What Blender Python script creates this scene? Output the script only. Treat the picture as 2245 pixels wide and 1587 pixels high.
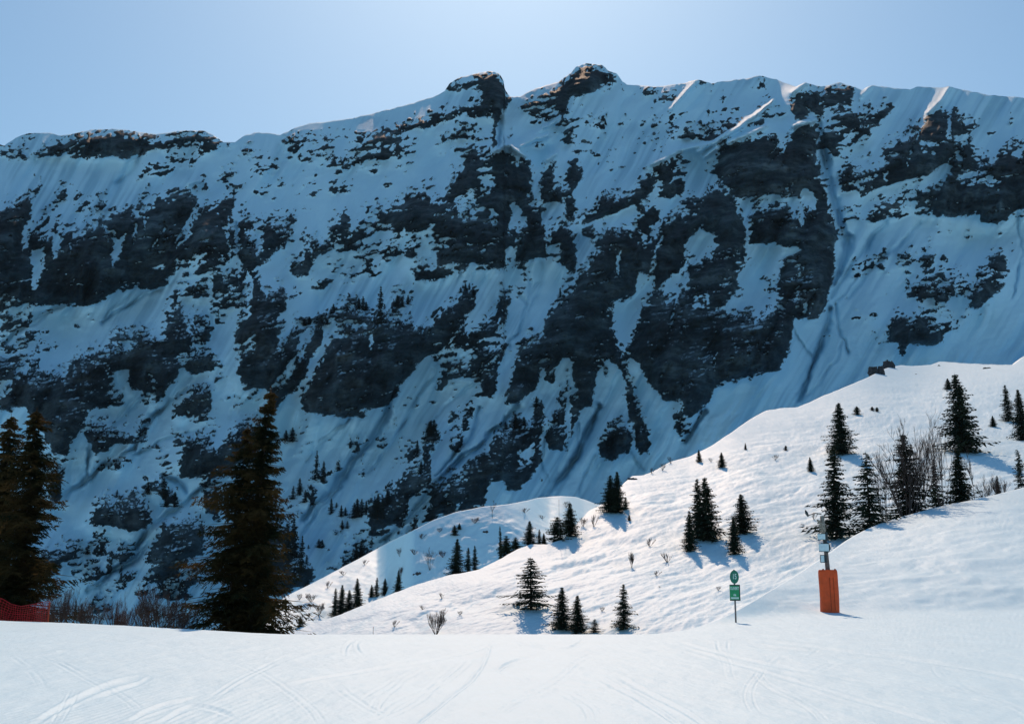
import bpy, math, random
import numpy as np
for o in list(bpy.data.objects): bpy.data.objects.remove(o)
SC = bpy.context.scene; COL = SC.collection
# ---------------------------------------------------------------- camera, sky, sun, exposure
FPX = 2407.0; CX, CY = 1122.5, 793.5; PITCH = math.atan((1285 - CY) / FPX); CAMZ = 1.7
cd = bpy.data.cameras.new('camera'); cam = bpy.data.objects.new('camera', cd); COL.objects.link(cam)
cd.sensor_width = 36; cd.lens = FPX / 2245 * 36; cd.clip_start = .1; cd.clip_end = 30000
cam.location = (0, 0, CAMZ); cam.rotation_euler = (math.pi / 2 + PITCH, 0, 0); SC.camera = cam
SUN_EL = math.radians(42.0); SUN_AZ = math.radians(0.0)      # azimuth from +Y towards +X
W = bpy.data.worlds.new('World'); SC.world = W; W.use_nodes = True
nt = W.node_tree; nt.nodes.clear()
wo = nt.nodes.new('ShaderNodeOutputWorld'); bg = nt.nodes.new('ShaderNodeBackground'); sk = nt.nodes.new('ShaderNodeTexSky')
sk.sky_type = 'NISHITA'; sk.sun_disc = False; sk.sun_elevation = SUN_EL; sk.sun_rotation = SUN_AZ
sk.altitude = 1800; sk.air_density = 1.5; sk.dust_density = 2.6; sk.ozone_density = 9.0
bg.inputs['Strength'].default_value = 0.131
tn = nt.nodes.new('ShaderNodeMix'); tn.data_type = 'RGBA'; tn.blend_type = 'MULTIPLY'; tn.inputs[0].default_value = 1; tn.inputs[7].default_value = (.95, .95, .79, 1)
nt.links.new(sk.outputs[0], tn.inputs[6]); nt.links.new(tn.outputs[2], bg.inputs[0]); nt.links.new(bg.outputs[0], wo.inputs[0])
sd_ = bpy.data.lights.new('sun', 'SUN'); sun = bpy.data.objects.new('sun', sd_); COL.objects.link(sun)
sd_.energy = 3.65; sd_.angle = math.radians(.53); sd_.color = (1, .70, .50)
sun.rotation_euler = (math.pi / 2 - SUN_EL, 0, math.pi - SUN_AZ)
SC.view_settings.view_transform = 'Standard'; SC.view_settings.look = 'None'
SC.view_settings.exposure = 0.0; SC.view_settings.gamma = 1.0; SC.view_settings.use_curve_mapping = False
def _hash(ix, iy, seed):
    h = (ix.astype(np.int64) * 374761393 + iy.astype(np.int64) * 668265263 + seed * 1274126177) & 0xFFFFFFFF
    h = ((h ^ (h >> 13)) * 1274126177) & 0xFFFFFFFF
    h = ((h ^ (h >> 16)) * 2246822519) & 0xFFFFFFFF
    return ((h ^ (h >> 15)) & 0xFFFF) / 32767.5 - 1.0
def vn(x, y, seed=0):                            # smooth value noise, -1..1
    fx = np.floor(x); fy = np.floor(y); ix = fx.astype(np.int64); iy = fy.astype(np.int64)
    tx = x - fx; ty = y - fy
    tx = tx * tx * (3 - 2 * tx); ty = ty * ty * (3 - 2 * ty)
    a = _hash(ix, iy, seed); b = _hash(ix + 1, iy, seed); c = _hash(ix, iy + 1, seed); d = _hash(ix + 1, iy + 1, seed)
    return (a + (b - a) * tx) * (1 - ty) + (c + (d - c) * tx) * ty
def fbm(x, y, octv=4, seed=0, gain=.5):
    s = 0; amp = 1; tot = 0
    for o in range(octv):
        k = 2.03 ** o
        s = s + amp * vn(x * k + 17.3 * o, y * k - 9.1 * o, seed + o * 31); tot += amp; amp *= gain
    return s / tot
def ridged(x, y, octv=4, seed=0, gain=.55):
    s = 0; amp = 1; tot = 0
    for o in range(octv):
        k = 2.03 ** o
        s = s + amp * (1 - np.abs(vn(x * k + 17.3 * o, y * k - 9.1 * o, seed + o * 31)) * 2); tot += amp; amp *= gain
    return s / tot
def sstep(a, b, x):
    t = np.clip((x - a) / (b - a), 0, 1); return t * t * (3 - 2 * t)
def seg_dist(X, Y, pts):                         # distance to a polyline
    d = np.full(X.shape, 1e9)
    for (x0, y0), (x1, y1) in zip(pts[:-1], pts[1:]):
        dx, dy = x1 - x0, y1 - y0; L = dx * dx + dy * dy + 1e-9
        t = np.clip(((X - x0) * dx + (Y - y0) * dy) / L, 0, 1)
        d = np.minimum(d, np.hypot(X - x0 - t * dx, Y - y0 - t * dy))
    return d
def poly_sd(X, Y, pts):                          # signed distance, positive inside
    p = list(pts) + [pts[0]]
    d = seg_dist(X, Y, p); ins = np.zeros(X.shape, bool)
    for (x0, y0), (x1, y1) in zip(p[:-1], p[1:]):
        if y0 == y1: continue
        c = ((y0 > Y) != (y1 > Y)) & (X < (x1 - x0) * (Y - y0) / (y1 - y0) + x0)
        ins ^= c
    return np.where(ins, d, -d)
# ---------------------------------------------------------------- rock outcrops of the mountain face
# Traced outlines.  Every list is in the local units of one survey sheet: (origin x, origin y, scale).
SHEET = {1: (0, 200, 2.885), 2: (750, 100, 2.885), 3: (1495, 100, 2.885), 4: (0, 650, 2.885),
         5: (750, 600, 2.885), 6: (1495, 600, 2.885), 7: (0, 1040, 2.901), 8: (600, 1040, 2.901),
         9: (600, 850, 3.528), 10: (640, 560, 4.677), 0: (0, 0, 1.0)}
TR = []
def R(s, *p): TR.append(('R', s, p, 1.0))
def S(s, *p): TR.append(('S', s, p, 0.0))
def K(s, d, *p): TR.append(('K', s, p, d))
def B(s, *bl):                                  # small outcrops: cx, cy, rx, ry[, angle]
    for b in bl: TR.append(('B', s, b, 1.0))
def LS(s, w, *p): TR.append(('LS', s, p, w))    # snow tongue along a line
def LR(s, w, *p): TR.append(('LR', s, p, w))    # rock rib along a line

# broad zones with thin, broken rock bands
K(0, .17, (560, 330), (760, 300), (1000, 250), (1060, 330), (960, 420), (820, 520), (700, 640), (600, 560), (560, 480))
K(0, .14, (1120, 230), (1400, 200), (1700, 190), (1720, 260), (1500, 330), (1400, 400), (1250, 330))
K(0, .06, (0, 700), (300, 620), (560, 700), (560, 1000), (300, 1100), (0, 1000))
K(0, .06, (640, 900), (1000, 850), (1040, 1050), (860, 1200), (660, 1240))
K(0, .06, (1880, 560), (2200, 540), (2200, 700), (1900, 760))
# sheet 1
K(1, .40, (1420, 330), (1700, 300), (2164, 330), (2164, 640), (1500, 640), (1400, 560))
R(1, (0, 310), (40, 345), (100, 290), (180, 275), (320, 265), (330, 300), (290, 340), (240, 400), (210, 375), (150, 435), (60, 435), (0, 425))
R(1, (350, 300), (440, 275), (560, 265), (720, 240), (760, 250), (880, 260), (960, 275), (1000, 300), (960, 370), (880, 420), (780, 425), (720, 400), (640, 410), (560, 430), (500, 400), (430, 400), (350, 415), (320, 400), (350, 350))
R(1, (960, 300), (1080, 265), (1160, 245), (1290, 250), (1330, 280), (1380, 310), (1480, 330), (1400, 350), (1320, 390), (1260, 420), (1220, 480), (1150, 470), (1060, 520), (960, 535), (900, 540), (870, 570), (860, 560), (920, 490), (1000, 480), (1100, 440), (1200, 430), (1220, 400), (1290, 340), (1270, 320), (1200, 340), (1060, 375), (960, 370))
K(1, .62, (40, 300), (330, 270), (330, 400), (60, 430)); K(1, .7, (350, 330), (540, 300), (560, 400), (350, 410))
LS(1, 12, (960, 320), (1100, 290), (1240, 275)); LS(1, 12, (400, 400), (470, 340), (540, 290)); LS(1, 10, (230, 400), (205, 350), (240, 300))
R(1, (0, 715), (90, 690), (180, 635), (210, 640), (200, 700), (210, 740), (190, 800), (150, 860), (130, 950), (170, 970), (180, 900), (220, 850), (270, 800), (290, 750), (340, 710), (360, 640), (390, 600), (430, 620), (420, 680), (380, 690), (330, 770), (300, 840), (270, 870), (250, 910), (290, 915), (350, 850), (400, 820), (370, 880), (330, 920), (330, 1010), (350, 1050), (380, 960), (380, 900), (420, 860), (480, 840), (505, 850), (470, 900), (455, 950), (520, 880), (580, 850), (640, 800), (700, 780), (760, 740), (840, 720), (850, 730), (820, 780), (830, 800), (880, 750), (960, 740), (1010, 700), (1100, 665), (1210, 655), (1250, 700), (1230, 760), (1180, 850), (1240, 760), (1300, 720), (1380, 700), (1480, 650), (1490, 680), (1470, 760), (1460, 800), (1480, 860), (1490, 960), (1490, 1030), (1470, 1060), (1420, 1070), (1350, 1110), (1250, 1170), (1150, 1185), (1060, 1170), (1050, 1220), (960, 1260), (890, 1260), (860, 1200), (780, 1240), (700, 1280), (640, 1330), (560, 1355), (400, 1345), (250, 1345), (120, 1335), (50, 1290), (-1200, 1290), (-1200, 700))
S(1, (200, 1010), (280, 990), (290, 1040), (260, 1080), (280, 1110), (240, 1180), (215, 1240), (190, 1250), (200, 1180), (215, 1110), (190, 1070))
S(1, (715, 890), (750, 940), (800, 890), (790, 940), (760, 1000), (750, 1050), (700, 1045), (720, 990))
LS(1, 14, (860, 850), (835, 920)); LS(1, 10, (920, 810), (922, 870)); LS(1, 10, (1040, 830), (1040, 880)); LS(1, 18, (1000, 935), (955, 1010))
LS(1, 24, (1240, 750), (1190, 850), (1130, 930), (1100, 990)); LS(1, 16, (1220, 840), (1150, 960), (1125, 1000)); LS(1, 20, (670, 850), (685, 900), (735, 900))
S(1, (950, 1130), (1020, 1090), (1050, 1125), (1000, 1135)); LS(1, 22, (155, 850), (165, 960)); LS(1, 9, (445, 960), (450, 1035)); LS(1, 14, (425, 1150), (430, 1170))
K(1, .72, (1060, 1000), (1460, 800), (1480, 1040), (1100, 1180)); LS(1, 12, (1380, 780), (1410, 830)); LS(1, 12, (1440, 800), (1450, 1040)); LS(1, 12, (780, 1245), (850, 1215))
R(1, (1500, 1030), (1530, 920), (1600, 920), (1640, 990), (1620, 1040), (1660, 960), (1700, 860), (1750, 835), (1830, 870), (1850, 920), (1800, 960), (1740, 1010), (1700, 1060), (1640, 1100), (1600, 1140), (1550, 1120), (1510, 1060))
R(1, (1500, 990), (1530, 880), (1590, 800), (1595, 830), (1560, 900))
B(1, (240, 630, 18, 40, 15), (500, 660, 35, 20), (640, 650, 45, 20), (510, 740, 80, 18, -48), (600, 760, 90, 20, -42), (900, 680, 50, 14, -50), (1000, 680, 50, 18, -35), (760, 760, 90, 22, -25), (1150, 640, 60, 12, -15), (1240, 610, 25, 22), (1300, 600, 22, 32), (1510, 605, 60, 15, -40), (1440, 660, 60, 20, -30), (1690, 590, 50, 22), (1660, 520, 40, 18), (1740, 475, 45, 18), (1560, 390, 65, 32), (1820, 420, 30, 18), (1860, 360, 50, 26), (1940, 405, 60, 22), (2110, 420, 50, 18), (1720, 680, 50, 17, -25), (1890, 650, 25, 12, -30), (1970, 660, 35, 18), (1530, 760, 30, 20, -30), (1840, 765, 30, 20), (1770, 800, 80, 13, 10), (1560, 840, 28, 40, 45), (2130, 630, 60, 28), (1340, 520, 20, 8), (575, 590, 10, 6), (430, 585, 10, 6), (200, 530, 14, 6), (1800, 1010, 30, 12, -30), (1700, 950, 22, 10))
R(1, (1790, 310), (1840, 285), (1960, 295), (2100, 285), (2115, 310), (2000, 320), (1900, 330), (1790, 335))
R(1, (1810, 1110), (1850, 1060), (1920, 1040), (1920, 960), (1990, 930), (2040, 940), (2100, 960), (2100, 1000), (2050, 1010), (1990, 1010), (1980, 1080), (1940, 1170), (1880, 1170), (1830, 1140))
R(1, (2060, 880), (2130, 830), (2164, 790), (2164, 910), (2100, 940), (2060, 910)); LS(1, 10, (1960, 960), (1970, 1060))
K(1, .60, (1240, 1180), (1400, 1100), (1480, 1110), (1560, 1180), (1600, 1280), (1560, 1400), (1400, 1480), (1200, 1587), (1060, 1587), (1040, 1450), (1110, 1260))
R(1, (1100, 1260), (1150, 1240), (1170, 1320), (1280, 1270), (1330, 1290), (1350, 1400), (1350, 1480), (1290, 1560), (1200, 1587), (1100, 1587), (1090, 1500), (1040, 1430), (1100, 1370))
R(1, (1315, 1180), (1390, 1140), (1430, 1210), (1480, 1150), (1510, 1190), (1545, 1240), (1450, 1235), (1430, 1290), (1340, 1250))
R(1, (1580, 1160), (1640, 1130), (1640, 1220), (1680, 1240), (1730, 1210), (1790, 1230), (1820, 1310), (1820, 1360), (1740, 1430), (1700, 1480), (1640, 1587), (1490, 1587), (1510, 1420), (1570, 1390), (1590, 1320), (1600, 1230))
S(1, (1640, 1290), (1690, 1240), (1750, 1260), (1720, 1300), (1650, 1310))
LR(1, 26, (1985, 1245), (2070, 1175), (2164, 1100)); LR(1, 14, (2090, 1100), (2164, 1060)); B(1, (90, 1490, 42, 24), (490, 1490, 22, 18), (565, 1460, 28, 10), (820, 1240, 50, 14, -30), (1870, 1290, 60, 14, -25))
K(1, .5, (-100, 1320), (110, 1340), (210, 1370), (180, 1440), (0, 1450)); K(1, .7, (690, 1587), (700, 1520), (850, 1500), (1000, 1520), (1060, 1587))
# sheet 2
K(2, .33, (0, 560), (230, 600), (500, 580), (560, 700), (300, 790), (100, 830), (0, 800))
K(2, .48, (20, 1270), (100, 1180), (200, 1060), (330, 1040), (450, 960), (620, 940), (680, 1000), (700, 1080), (640, 1240), (600, 1360), (450, 1400), (200, 1450), (0, 1480), (0, 1400))
R(2, (650, 280), (670, 240), (740, 210), (870, 180), (930, 165), (990, 185), (1020, 230), (1030, 290), (1060, 330), (1060, 370), (1020, 410), (1000, 390), (990, 440), (980, 500), (965, 500), (960, 420), (930, 370), (860, 370), (890, 330), (890, 300), (820, 270), (760, 300), (700, 290))
LS(2, 9, (700, 250), (790, 230), (860, 215)); LS(2, 8, (720, 275), (800, 262), (880, 265)); LS(2, 22, (950, 355), (940, 380))
R(2, (230, 570), (260, 530), (400, 500), (480, 460), (600, 410), (740, 390), (850, 370), (930, 370), (940, 420), (860, 440), (750, 450), (640, 480), (580, 510), (440, 530), (340, 570), (240, 585))
R(2, (550, 630), (590, 580), (700, 540), (760, 515), (850, 520), (860, 540), (800, 580), (740, 600), (650, 610), (590, 635))
R(2, (1340, 290), (1370, 240), (1430, 190), (1480, 130), (1540, 112), (1640, 125), (1680, 170), (1730, 175), (1760, 220), (1780, 240), (1700, 250), (1620, 270), (1520, 320), (1450, 350), (1390, 370), (1370, 320))
K(2, .6, (1160, 380), (1280, 290), (1370, 260), (1400, 370), (1250, 430), (1170, 400))
LR(2, 12, (1780, 245), (1792, 320)); LR(2, 16, (965, 440), (970, 520), (955, 640))
B(2, (1900, 300, 60, 14, -10), (1690, 290, 30, 11), (1655, 450, 22, 40, -20), (1620, 500, 50, 10), (1668, 525, 14, 28, -20), (1475, 510, 25, 15), (1420, 595, 30, 14), (1240, 630, 40, 11), (1290, 430, 50, 14, -20), (1080, 575, 20, 9), (920, 575, 30, 11), (1850, 670, 30, 14), (1800, 490, 40, 10, -40), (1950, 445, 25, 9, -20), (2110, 525, 20, 11), (2080, 415, 20, 10), (2050, 290, 100, 8, -5), (1990, 655, 30, 9, -30), (1770, 760, 20, 8, -30), (1520, 380, 12, 8))
R(2, (960, 640), (1010, 620), (1060, 670), (1100, 700), (1110, 740), (1150, 695), (1180, 720), (1205, 800), (1200, 870), (1210, 940), (1240, 970), (1150, 920), (1080, 910), (1000, 920), (960, 890), (950, 800), (950, 700))
R(2, (640, 970), (680, 880), (720, 780), (800, 710), (900, 700), (950, 720), (940, 790), (880, 850), (870, 890), (800, 920), (740, 950), (680, 980))
K(2, .55, (820, 700), (940, 710), (940, 800), (850, 820)); K(2, .75, (960, 740), (1050, 740), (1060, 840), (960, 830))
R(2, (820, 930), (900, 900), (960, 900), (1080, 910), (1150, 930), (1200, 970), (1230, 1010), (1270, 1060), (1290, 1100), (1300, 1250), (1290, 1340), (1200, 1360), (1100, 1370), (990, 1370), (900, 1390), (800, 1370), (700, 1370), (620, 1380), (590, 1310), (640, 1230), (660, 1150), (640, 1080), (740, 1060), (850, 1060), (880, 1000), (830, 970))
S(2, (950, 1030), (985, 1070), (950, 1095), (920, 1070)); S(2, (1060, 1000), (1100, 990), (1140, 1080), (1180, 1100), (1150, 1140), (1050, 1180), (1040, 1140), (1080, 1080))
S(2, (1090, 1220), (1130, 1210), (1130, 1250), (1090, 1250)); S(2, (1020, 1330), (1060, 1270), (1100, 1300), (1115, 1375), (1030, 1375)); S(2, (870, 890), (920, 870), (970, 875), (965, 895), (880, 905))
K(2, .72, (660, 1040), (860, 1050), (880, 1120), (640, 1130)); K(2, .75, (600, 1290), (900, 1280), (900, 1370), (620, 1370)); LS(2, 9, (640, 1225), (800, 1215)); LS(2, 8, (700, 1290), (960, 1255)); LS(2, 8, (880, 1130), (980, 1110))
K(2, .58, (1210, 970), (1260, 1000), (1400, 1000), (1410, 1070), (1440, 1130), (1480, 1240), (1480, 1320), (1380, 1380), (1290, 1340), (1300, 1150))
R(2, (1310, 1190), (1360, 1150), (1400, 1080), (1440, 1130), (1460, 1220), (1490, 1330), (1490, 1440), (1450, 1450), (1380, 1380), (1440, 1340), (1390, 1260), (1320, 1230))
R(2, (1250, 990), (1250, 870), (1280, 770), (1310, 715), (1350, 740), (1350, 800), (1320, 860), (1380, 870), (1420, 810), (1430, 740), (1470, 710), (1510, 750), (1530, 830), (1500, 870), (1480, 900), (1480, 1000), (1470, 1080), (1510, 1090), (1560, 1050), (1600, 1000), (1640, 950), (1740, 880), (1730, 910), (1680, 960), (1800, 940), (1860, 900), (1900, 830), (1940, 760), (2030, 720), (2080, 740), (2150, 740), (2160, 780), (2100, 830), (2060, 880), (1990, 900), (1940, 940), (1880, 1000), (1780, 1040), (1700, 1070), (1620, 1110), (1530, 1120), (1440, 1110), (1410, 1050), (1400, 990), (1300, 1000))
S(2, (1310, 930), (1345, 880), (1395, 835), (1445, 910), (1405, 910), (1370, 870), (1330, 905))
K(2, .6, (1940, 760), (2160, 740), (2160, 960), (2000, 960)); K(2, .5, (1480, 920), (1560, 940), (1560, 1040), (1500, 1090))
R(2, (1840, 1090), (1900, 1020), (2000, 1010), (2010, 1060), (1960, 1150), (2000, 1220), (1980, 1260), (1900, 1180), (1870, 1150))
K(2, .62, (1500, 1180), (1600, 1150), (1750, 1150), (1850, 1180), (1990, 1250), (1960, 1320), (1800, 1300), (1650, 1280), (1560, 1230))
K(2, .5, (2010, 1100), (2120, 1050), (2100, 1120), (2020, 1200))
R(2, (1590, 1320), (1700, 1290), (1780, 1290), (1800, 1240), (1900, 1230), (1990, 1260), (1960, 1380), (1930, 1480), (1870, 1587), (1370, 1587), (1400, 1500), (1480, 1460), (1560, 1400), (1590, 1350))
K(2, .72, (1400, 1500), (1560, 1380), (1640, 1340), (1660, 1400), (1500, 1540)); LS(2, 16, (1760, 1300), (1740, 1400), (1690, 1440))
R(2, (1970, 1587), (1960, 1480), (1990, 1350), (2020, 1230), (2030, 1150), (2100, 1070), (2164, 1060), (2164, 1400), (2090, 1440), (2040, 1500), (2000, 1587))
B(2, (15, 1120, 42, 50), (150, 1020, 45, 20), (90, 1210, 90, 28, -40), (360, 1050, 100, 28, -35), (300, 880, 40, 20), (30, 905, 55, 36, -20), (550, 895, 35, 12), (400, 930, 20, 10), (310, 1310, 80, 42, -10), (430, 1330, 60, 24), (190, 800, 60, 14), (690, 740, 20, 6), (640, 855, 24, 8), (350, 770, 30, 8))
R(2, (440, 1410), (560, 1400), (700, 1410), (800, 1390), (790, 1420), (700, 1460), (560, 1490), (460, 1490)); R(2, (830, 1400), (1000, 1370), (1150, 1380), (1180, 1430), (1190, 1480), (1150, 1460), (1100, 1410), (850, 1420))
# sheet 3
R(3, (690, 320), (780, 250), (870, 270), (900, 290), (1000, 240), (1080, 260), (1080, 340), (1040, 390), (990, 440), (900, 450), (870, 480), (820, 400), (790, 460), (720, 460), (690, 420), (690, 360))
K(3, .7, (850, 290), (1080, 270), (1060, 380), (880, 440)); LS(3, 16, (900, 290), (870, 340)); LS(3, 12, (780, 390), (830, 420), (870, 470))
K(3, .66, (860, 480), (960, 400), (1100, 360), (1350, 380), (1280, 460), (1190, 560), (1050, 680), (900, 700), (850, 640))
LR(3, 40, (960, 600), (1100, 500), (1180, 400)); LR(3, 30, (1060, 620), (1220, 480), (1330, 390)); K(3, .4, (1430, 480), (1520, 460), (1500, 620), (1440, 560))
R(3, (1490, 600), (1500, 520), (1530, 460), (1570, 395), (1640, 410), (1750, 420), (1780, 460), (1870, 470), (1870, 500), (1800, 570), (1740, 560), (1700, 600), (1620, 610), (1560, 600))
LS(3, 20, (1690, 470), (1690, 570))
R(3, (1000, 890), (1100, 780), (1200, 680), (1300, 600), (1420, 580), (1500, 620), (1600, 640), (1700, 600), (1830, 590), (1850, 680), (1960, 740), (2010, 640), (2164, 600), (3000, 560), (3000, 1000), (2164, 1040), (2050, 1030), (1900, 1040), (1780, 1070), (1600, 1070), (1450, 1060), (1300, 1080), (1180, 1110), (1200, 1020), (1280, 980), (1200, 960), (1130, 960), (1130, 900), (1060, 910))
S(3, (1130, 960), (1250, 900), (1350, 870), (1480, 830), (1500, 850), (1560, 820), (1700, 720), (1720, 760), (1660, 830), (1640, 880), (1500, 900), (1400, 950), (1250, 990), (1180, 1040), (1120, 1040))
S(3, (1700, 840), (1780, 790), (1900, 790), (2040, 870), (1980, 880), (1900, 810), (1800, 840)); S(3, (1840, 560), (2164, 560), (2164, 590), (2020, 650), (1970, 740), (1940, 640), (1850, 600)); S(3, (2070, 690), (2164, 640), (2164, 710))
K(3, .48, (870, 700), (1100, 650), (1300, 600), (1400, 700), (1200, 860), (1000, 920), (900, 900)); K(3, .55, (1000, 1000), (1500, 900), (1640, 880), (1600, 1060), (1250, 1090), (1030, 1150)); K(3, .6, (1700, 640), (1900, 680), (1900, 760), (1720, 800))
R(3, (1280, 720), (1500, 640), (1640, 660), (1640, 760), (1500, 840), (1340, 860), (1200, 900)); LS(3, 10, (1470, 640), (1400, 760)); LS(3, 12, (1290, 800), (1290, 860)); LS(3, 12, (1600, 640), (1620, 600), (1700, 620))
K(3, .6, (1880, 1050), (2080, 1050), (2000, 1120), (1900, 1110)); B(3, (1150, 1370, 70, 18, -10), (1260, 1350, 40, 18), (1550, 1370, 55, 42), (1660, 1350, 20, 18), (1940, 370, 25, 8), (2080, 480, 20, 18), (1940, 560, 25, 20), (1120, 1460, 40, 10), (1440, 1270, 20, 10, -30), (1380, 1330, 10, 8), (1780, 1440, 14, 10), (1940, 490, 12, 8))
R(3, (1830, 1587), (1880, 1480), (1950, 1380), (1990, 1300), (2020, 1330), (2080, 1400), (2050, 1460), (2040, 1520), (1960, 1587)); K(3, .42, (1360, 1500), (1480, 1440), (1550, 1400), (1700, 1400), (1800, 1500), (1790, 1587), (1500, 1587)); K(3, .7, (1850, 1440), (2000, 1320), (2080, 1400), (1900, 1560))
B(3, (265, 425, 20, 24), (150, 500, 60, 11, -25), (360, 395, 60, 9, -20), (490, 240, 60, 22, -35), (120, 240, 50, 18), (250, 335, 25, 14, -30), (200, 300, 25, 9), (650, 350, 60, 8, -10), (580, 445, 60, 8, -10), (1180, 375, 30, 12, -15), (320, 222, 14, 8), (1320, 270, 14, 8), (380, 520, 14, 20), (550, 355, 40, 8))
R(3, (150, 800), (220, 720), (240, 650), (290, 600), (350, 600), (440, 570), (560, 560), (600, 600), (570, 680), (600, 650), (680, 580), (700, 520), (760, 480), (830, 470), (860, 500), (850, 700), (880, 800), (900, 900), (930, 1000), (960, 1100), (1020, 1190), (1010, 1230), (970, 1240), (960, 1400), (920, 1587), (640, 1587), (610, 1500), (640, 1400), (600, 1350), (480, 1380), (440, 1300), (430, 1090), (380, 1000), (300, 900))
S(3, (360, 970), (540, 940), (720, 960), (740, 990), (790, 1090), (760, 1140), (640, 1130), (540, 1110), (520, 1060), (430, 1110), (430, 1250), (600, 1260), (740, 1270), (760, 1290), (600, 1360), (460, 1380), (430, 1330), (400, 1250), (380, 1050))
R(3, (430, 1090), (520, 1070), (620, 1140), (780, 1130), (900, 1200), (900, 1290), (760, 1290), (690, 1240), (430, 1250)); K(3, .42, (430, 990), (560, 960), (740, 1000), (740, 1130), (430, 1130))
S(3, (740, 950), (790, 910), (850, 940), (840, 1050), (760, 1000)); S(3, (660, 1430), (740, 1380), (790, 1410), (780, 1480), (700, 1480)); LS(3, 20, (660, 910), (690, 870)); LS(3, 14, (895, 890), (950, 1040), (1010, 1180)); K(3, .68, (420, 570), (590, 570), (560, 700), (430, 760)); LS(3, 8, (640, 770), (660, 740)); LS(3, 14, (560, 700), (660, 590), (700, 540))
R(3, (0, 980), (60, 950), (130, 900), (200, 880), (250, 890), (310, 930), (350, 1000), (390, 1100), (400, 1200), (400, 1310), (330, 1290), (250, 1220), (130, 1150), (0, 1250))
S(3, (40, 960), (120, 810), (220, 820), (225, 860), (150, 920), (60, 975)); K(3, .6, (0, 720), (60, 740), (30, 840), (0, 850)); LS(3, 16, (190, 880), (250, 865), (300, 920)); K(3, .6, (0, 1040), (120, 1050), (60, 1160), (0, 1180)); S(3, (0, 1040), (60, 1050), (90, 1075), (0, 1080))
K(3, .42, (0, 1350), (110, 1160), (200, 1200), (330, 1300), (450, 1390), (520, 1500), (640, 1587), (0, 1587)); S(3, (20, 1350), (110, 1160), (200, 1200), (230, 1290), (120, 1350)); R(3, (0, 1380), (60, 1360), (150, 1380), (100, 1430), (0, 1440)); R(3, (100, 1587), (160, 1500), (320, 1470), (370, 1587)); LR(3, 20, (210, 1290), (300, 1400))
# sheet 5
K(5, .66, (0, 150), (120, 160), (200, 280), (310, 140), (440, 150), (440, 420), (0, 430))
R(5, (0, 400), (150, 330), (180, 470), (240, 280), (310, 140), (430, 140), (440, 300), (480, 340), (560, 300), (620, 230), (720, 150), (780, 60), (860, 90), (860, 200), (800, 260), (730, 350), (660, 470), (560, 520), (480, 560), (430, 640), (360, 720), (330, 800), (250, 850), (190, 850), (100, 870), (0, 890), (-160, 900), (-240, 840), (-230, 780), (-140, 560), (-60, 430))
S(5, (440, 240), (560, 240), (575, 270), (530, 300), (518, 360), (505, 300), (450, 330)); LS(5, 14, (310, 170), (230, 300), (185, 400), (175, 470)); LS(5, 26, (120, 260), (80, 350)); LS(5, 18, (160, 240), (110, 320)); K(5, .72, (240, 300), (430, 160), (430, 330), (260, 420))
R(5, (1000, 100), (1050, 80), (1080, 110), (1060, 190), (1040, 260), (1050, 310), (1010, 330), (960, 400), (830, 450), (700, 480), (640, 480), (740, 330), (800, 260), (860, 200), (960, 210))
S(5, (860, 100), (960, 110), (990, 150), (960, 230), (880, 300), (830, 340), (800, 370), (780, 350), (800, 260), (850, 200)); LS(5, 10, (800, 300), (740, 350), (700, 400))
R(5, (1095, 70), (1150, 90), (1130, 150), (1100, 150)); LS(5, 14, (1000, 270), (990, 330))
R(5, (780, 640), (800, 540), (880, 470), (960, 420), (1030, 400), (1040, 480), (1000, 560), (990, 660), (970, 760), (880, 840), (850, 800), (880, 700), (830, 640))
K(5, .5, (560, 560), (700, 470), (960, 390), (1030, 400), (960, 470), (820, 520), (760, 600), (700, 660), (620, 740), (590, 700), (640, 600)); LS(5, 10, (1010, 430), (900, 560), (850, 660)); LS(5, 12, (1010, 490), (930, 580))
K(5, .35, (850, 700), (960, 820), (800, 900), (780, 850)); K(5, .6, (1040, 480), (1180, 380), (1260, 350), (1170, 470), (1090, 540)); LS(5, 14, (1250, 340), (1180, 460), (1120, 510))
R(5, (1030, 820), (1050, 700), (1090, 560), (1140, 490), (1250, 400), (1280, 330), (1300, 240), (1370, 150), (1400, 90), (1500, 10), (1620, -40), (1870, -40), (1860, 60), (1800, 160), (1700, 190), (1710, 320), (1740, 440), (1760, 480), (1810, 530), (1800, 590), (1840, 700), (1900, 860), (1950, 1050), (1930, 1140), (1870, 1120), (1820, 950), (1760, 850), (1700, 700), (1620, 540), (1580, 850), (1500, 870), (1450, 1040), (1420, 1110), (1300, 1110), (1290, 960), (1340, 880), (1330, 760), (1280, 600), (1230, 710), (1160, 790), (1130, 830), (1100, 820))
LS(5, 16, (1400, 110), (1490, 20)); LS(5, 12, (1260, 545), (1305, 530)); LS(5, 12, (1680, 222), (1705, 222))
S(5, (1270, 640), (1400, 540), (1470, 560), (1440, 600), (1490, 740), (1440, 760), (1450, 1000), (1390, 960), (1290, 960), (1290, 760), (1300, 680), (1230, 740))
B(5, (1315, 665, 35, 48), (1360, 900, 32, 50), (1425, 680, 12, 80), (1395, 790, 40, 60), (1350, 1040, 70, 70), (1390, 900, 40, 60)); LS(5, 12, (1440, 900), (1400, 1100))
S(5, (1640, 530), (1690, 540), (1760, 620), (1810, 720), (1800, 830), (1850, 880), (1850, 1040), (1800, 1020), (1780, 900), (1700, 900), (1640, 1040), (1500, 1160), (1480, 1100), (1510, 880), (1560, 850), (1620, 800), (1690, 680), (1680, 600))
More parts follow.
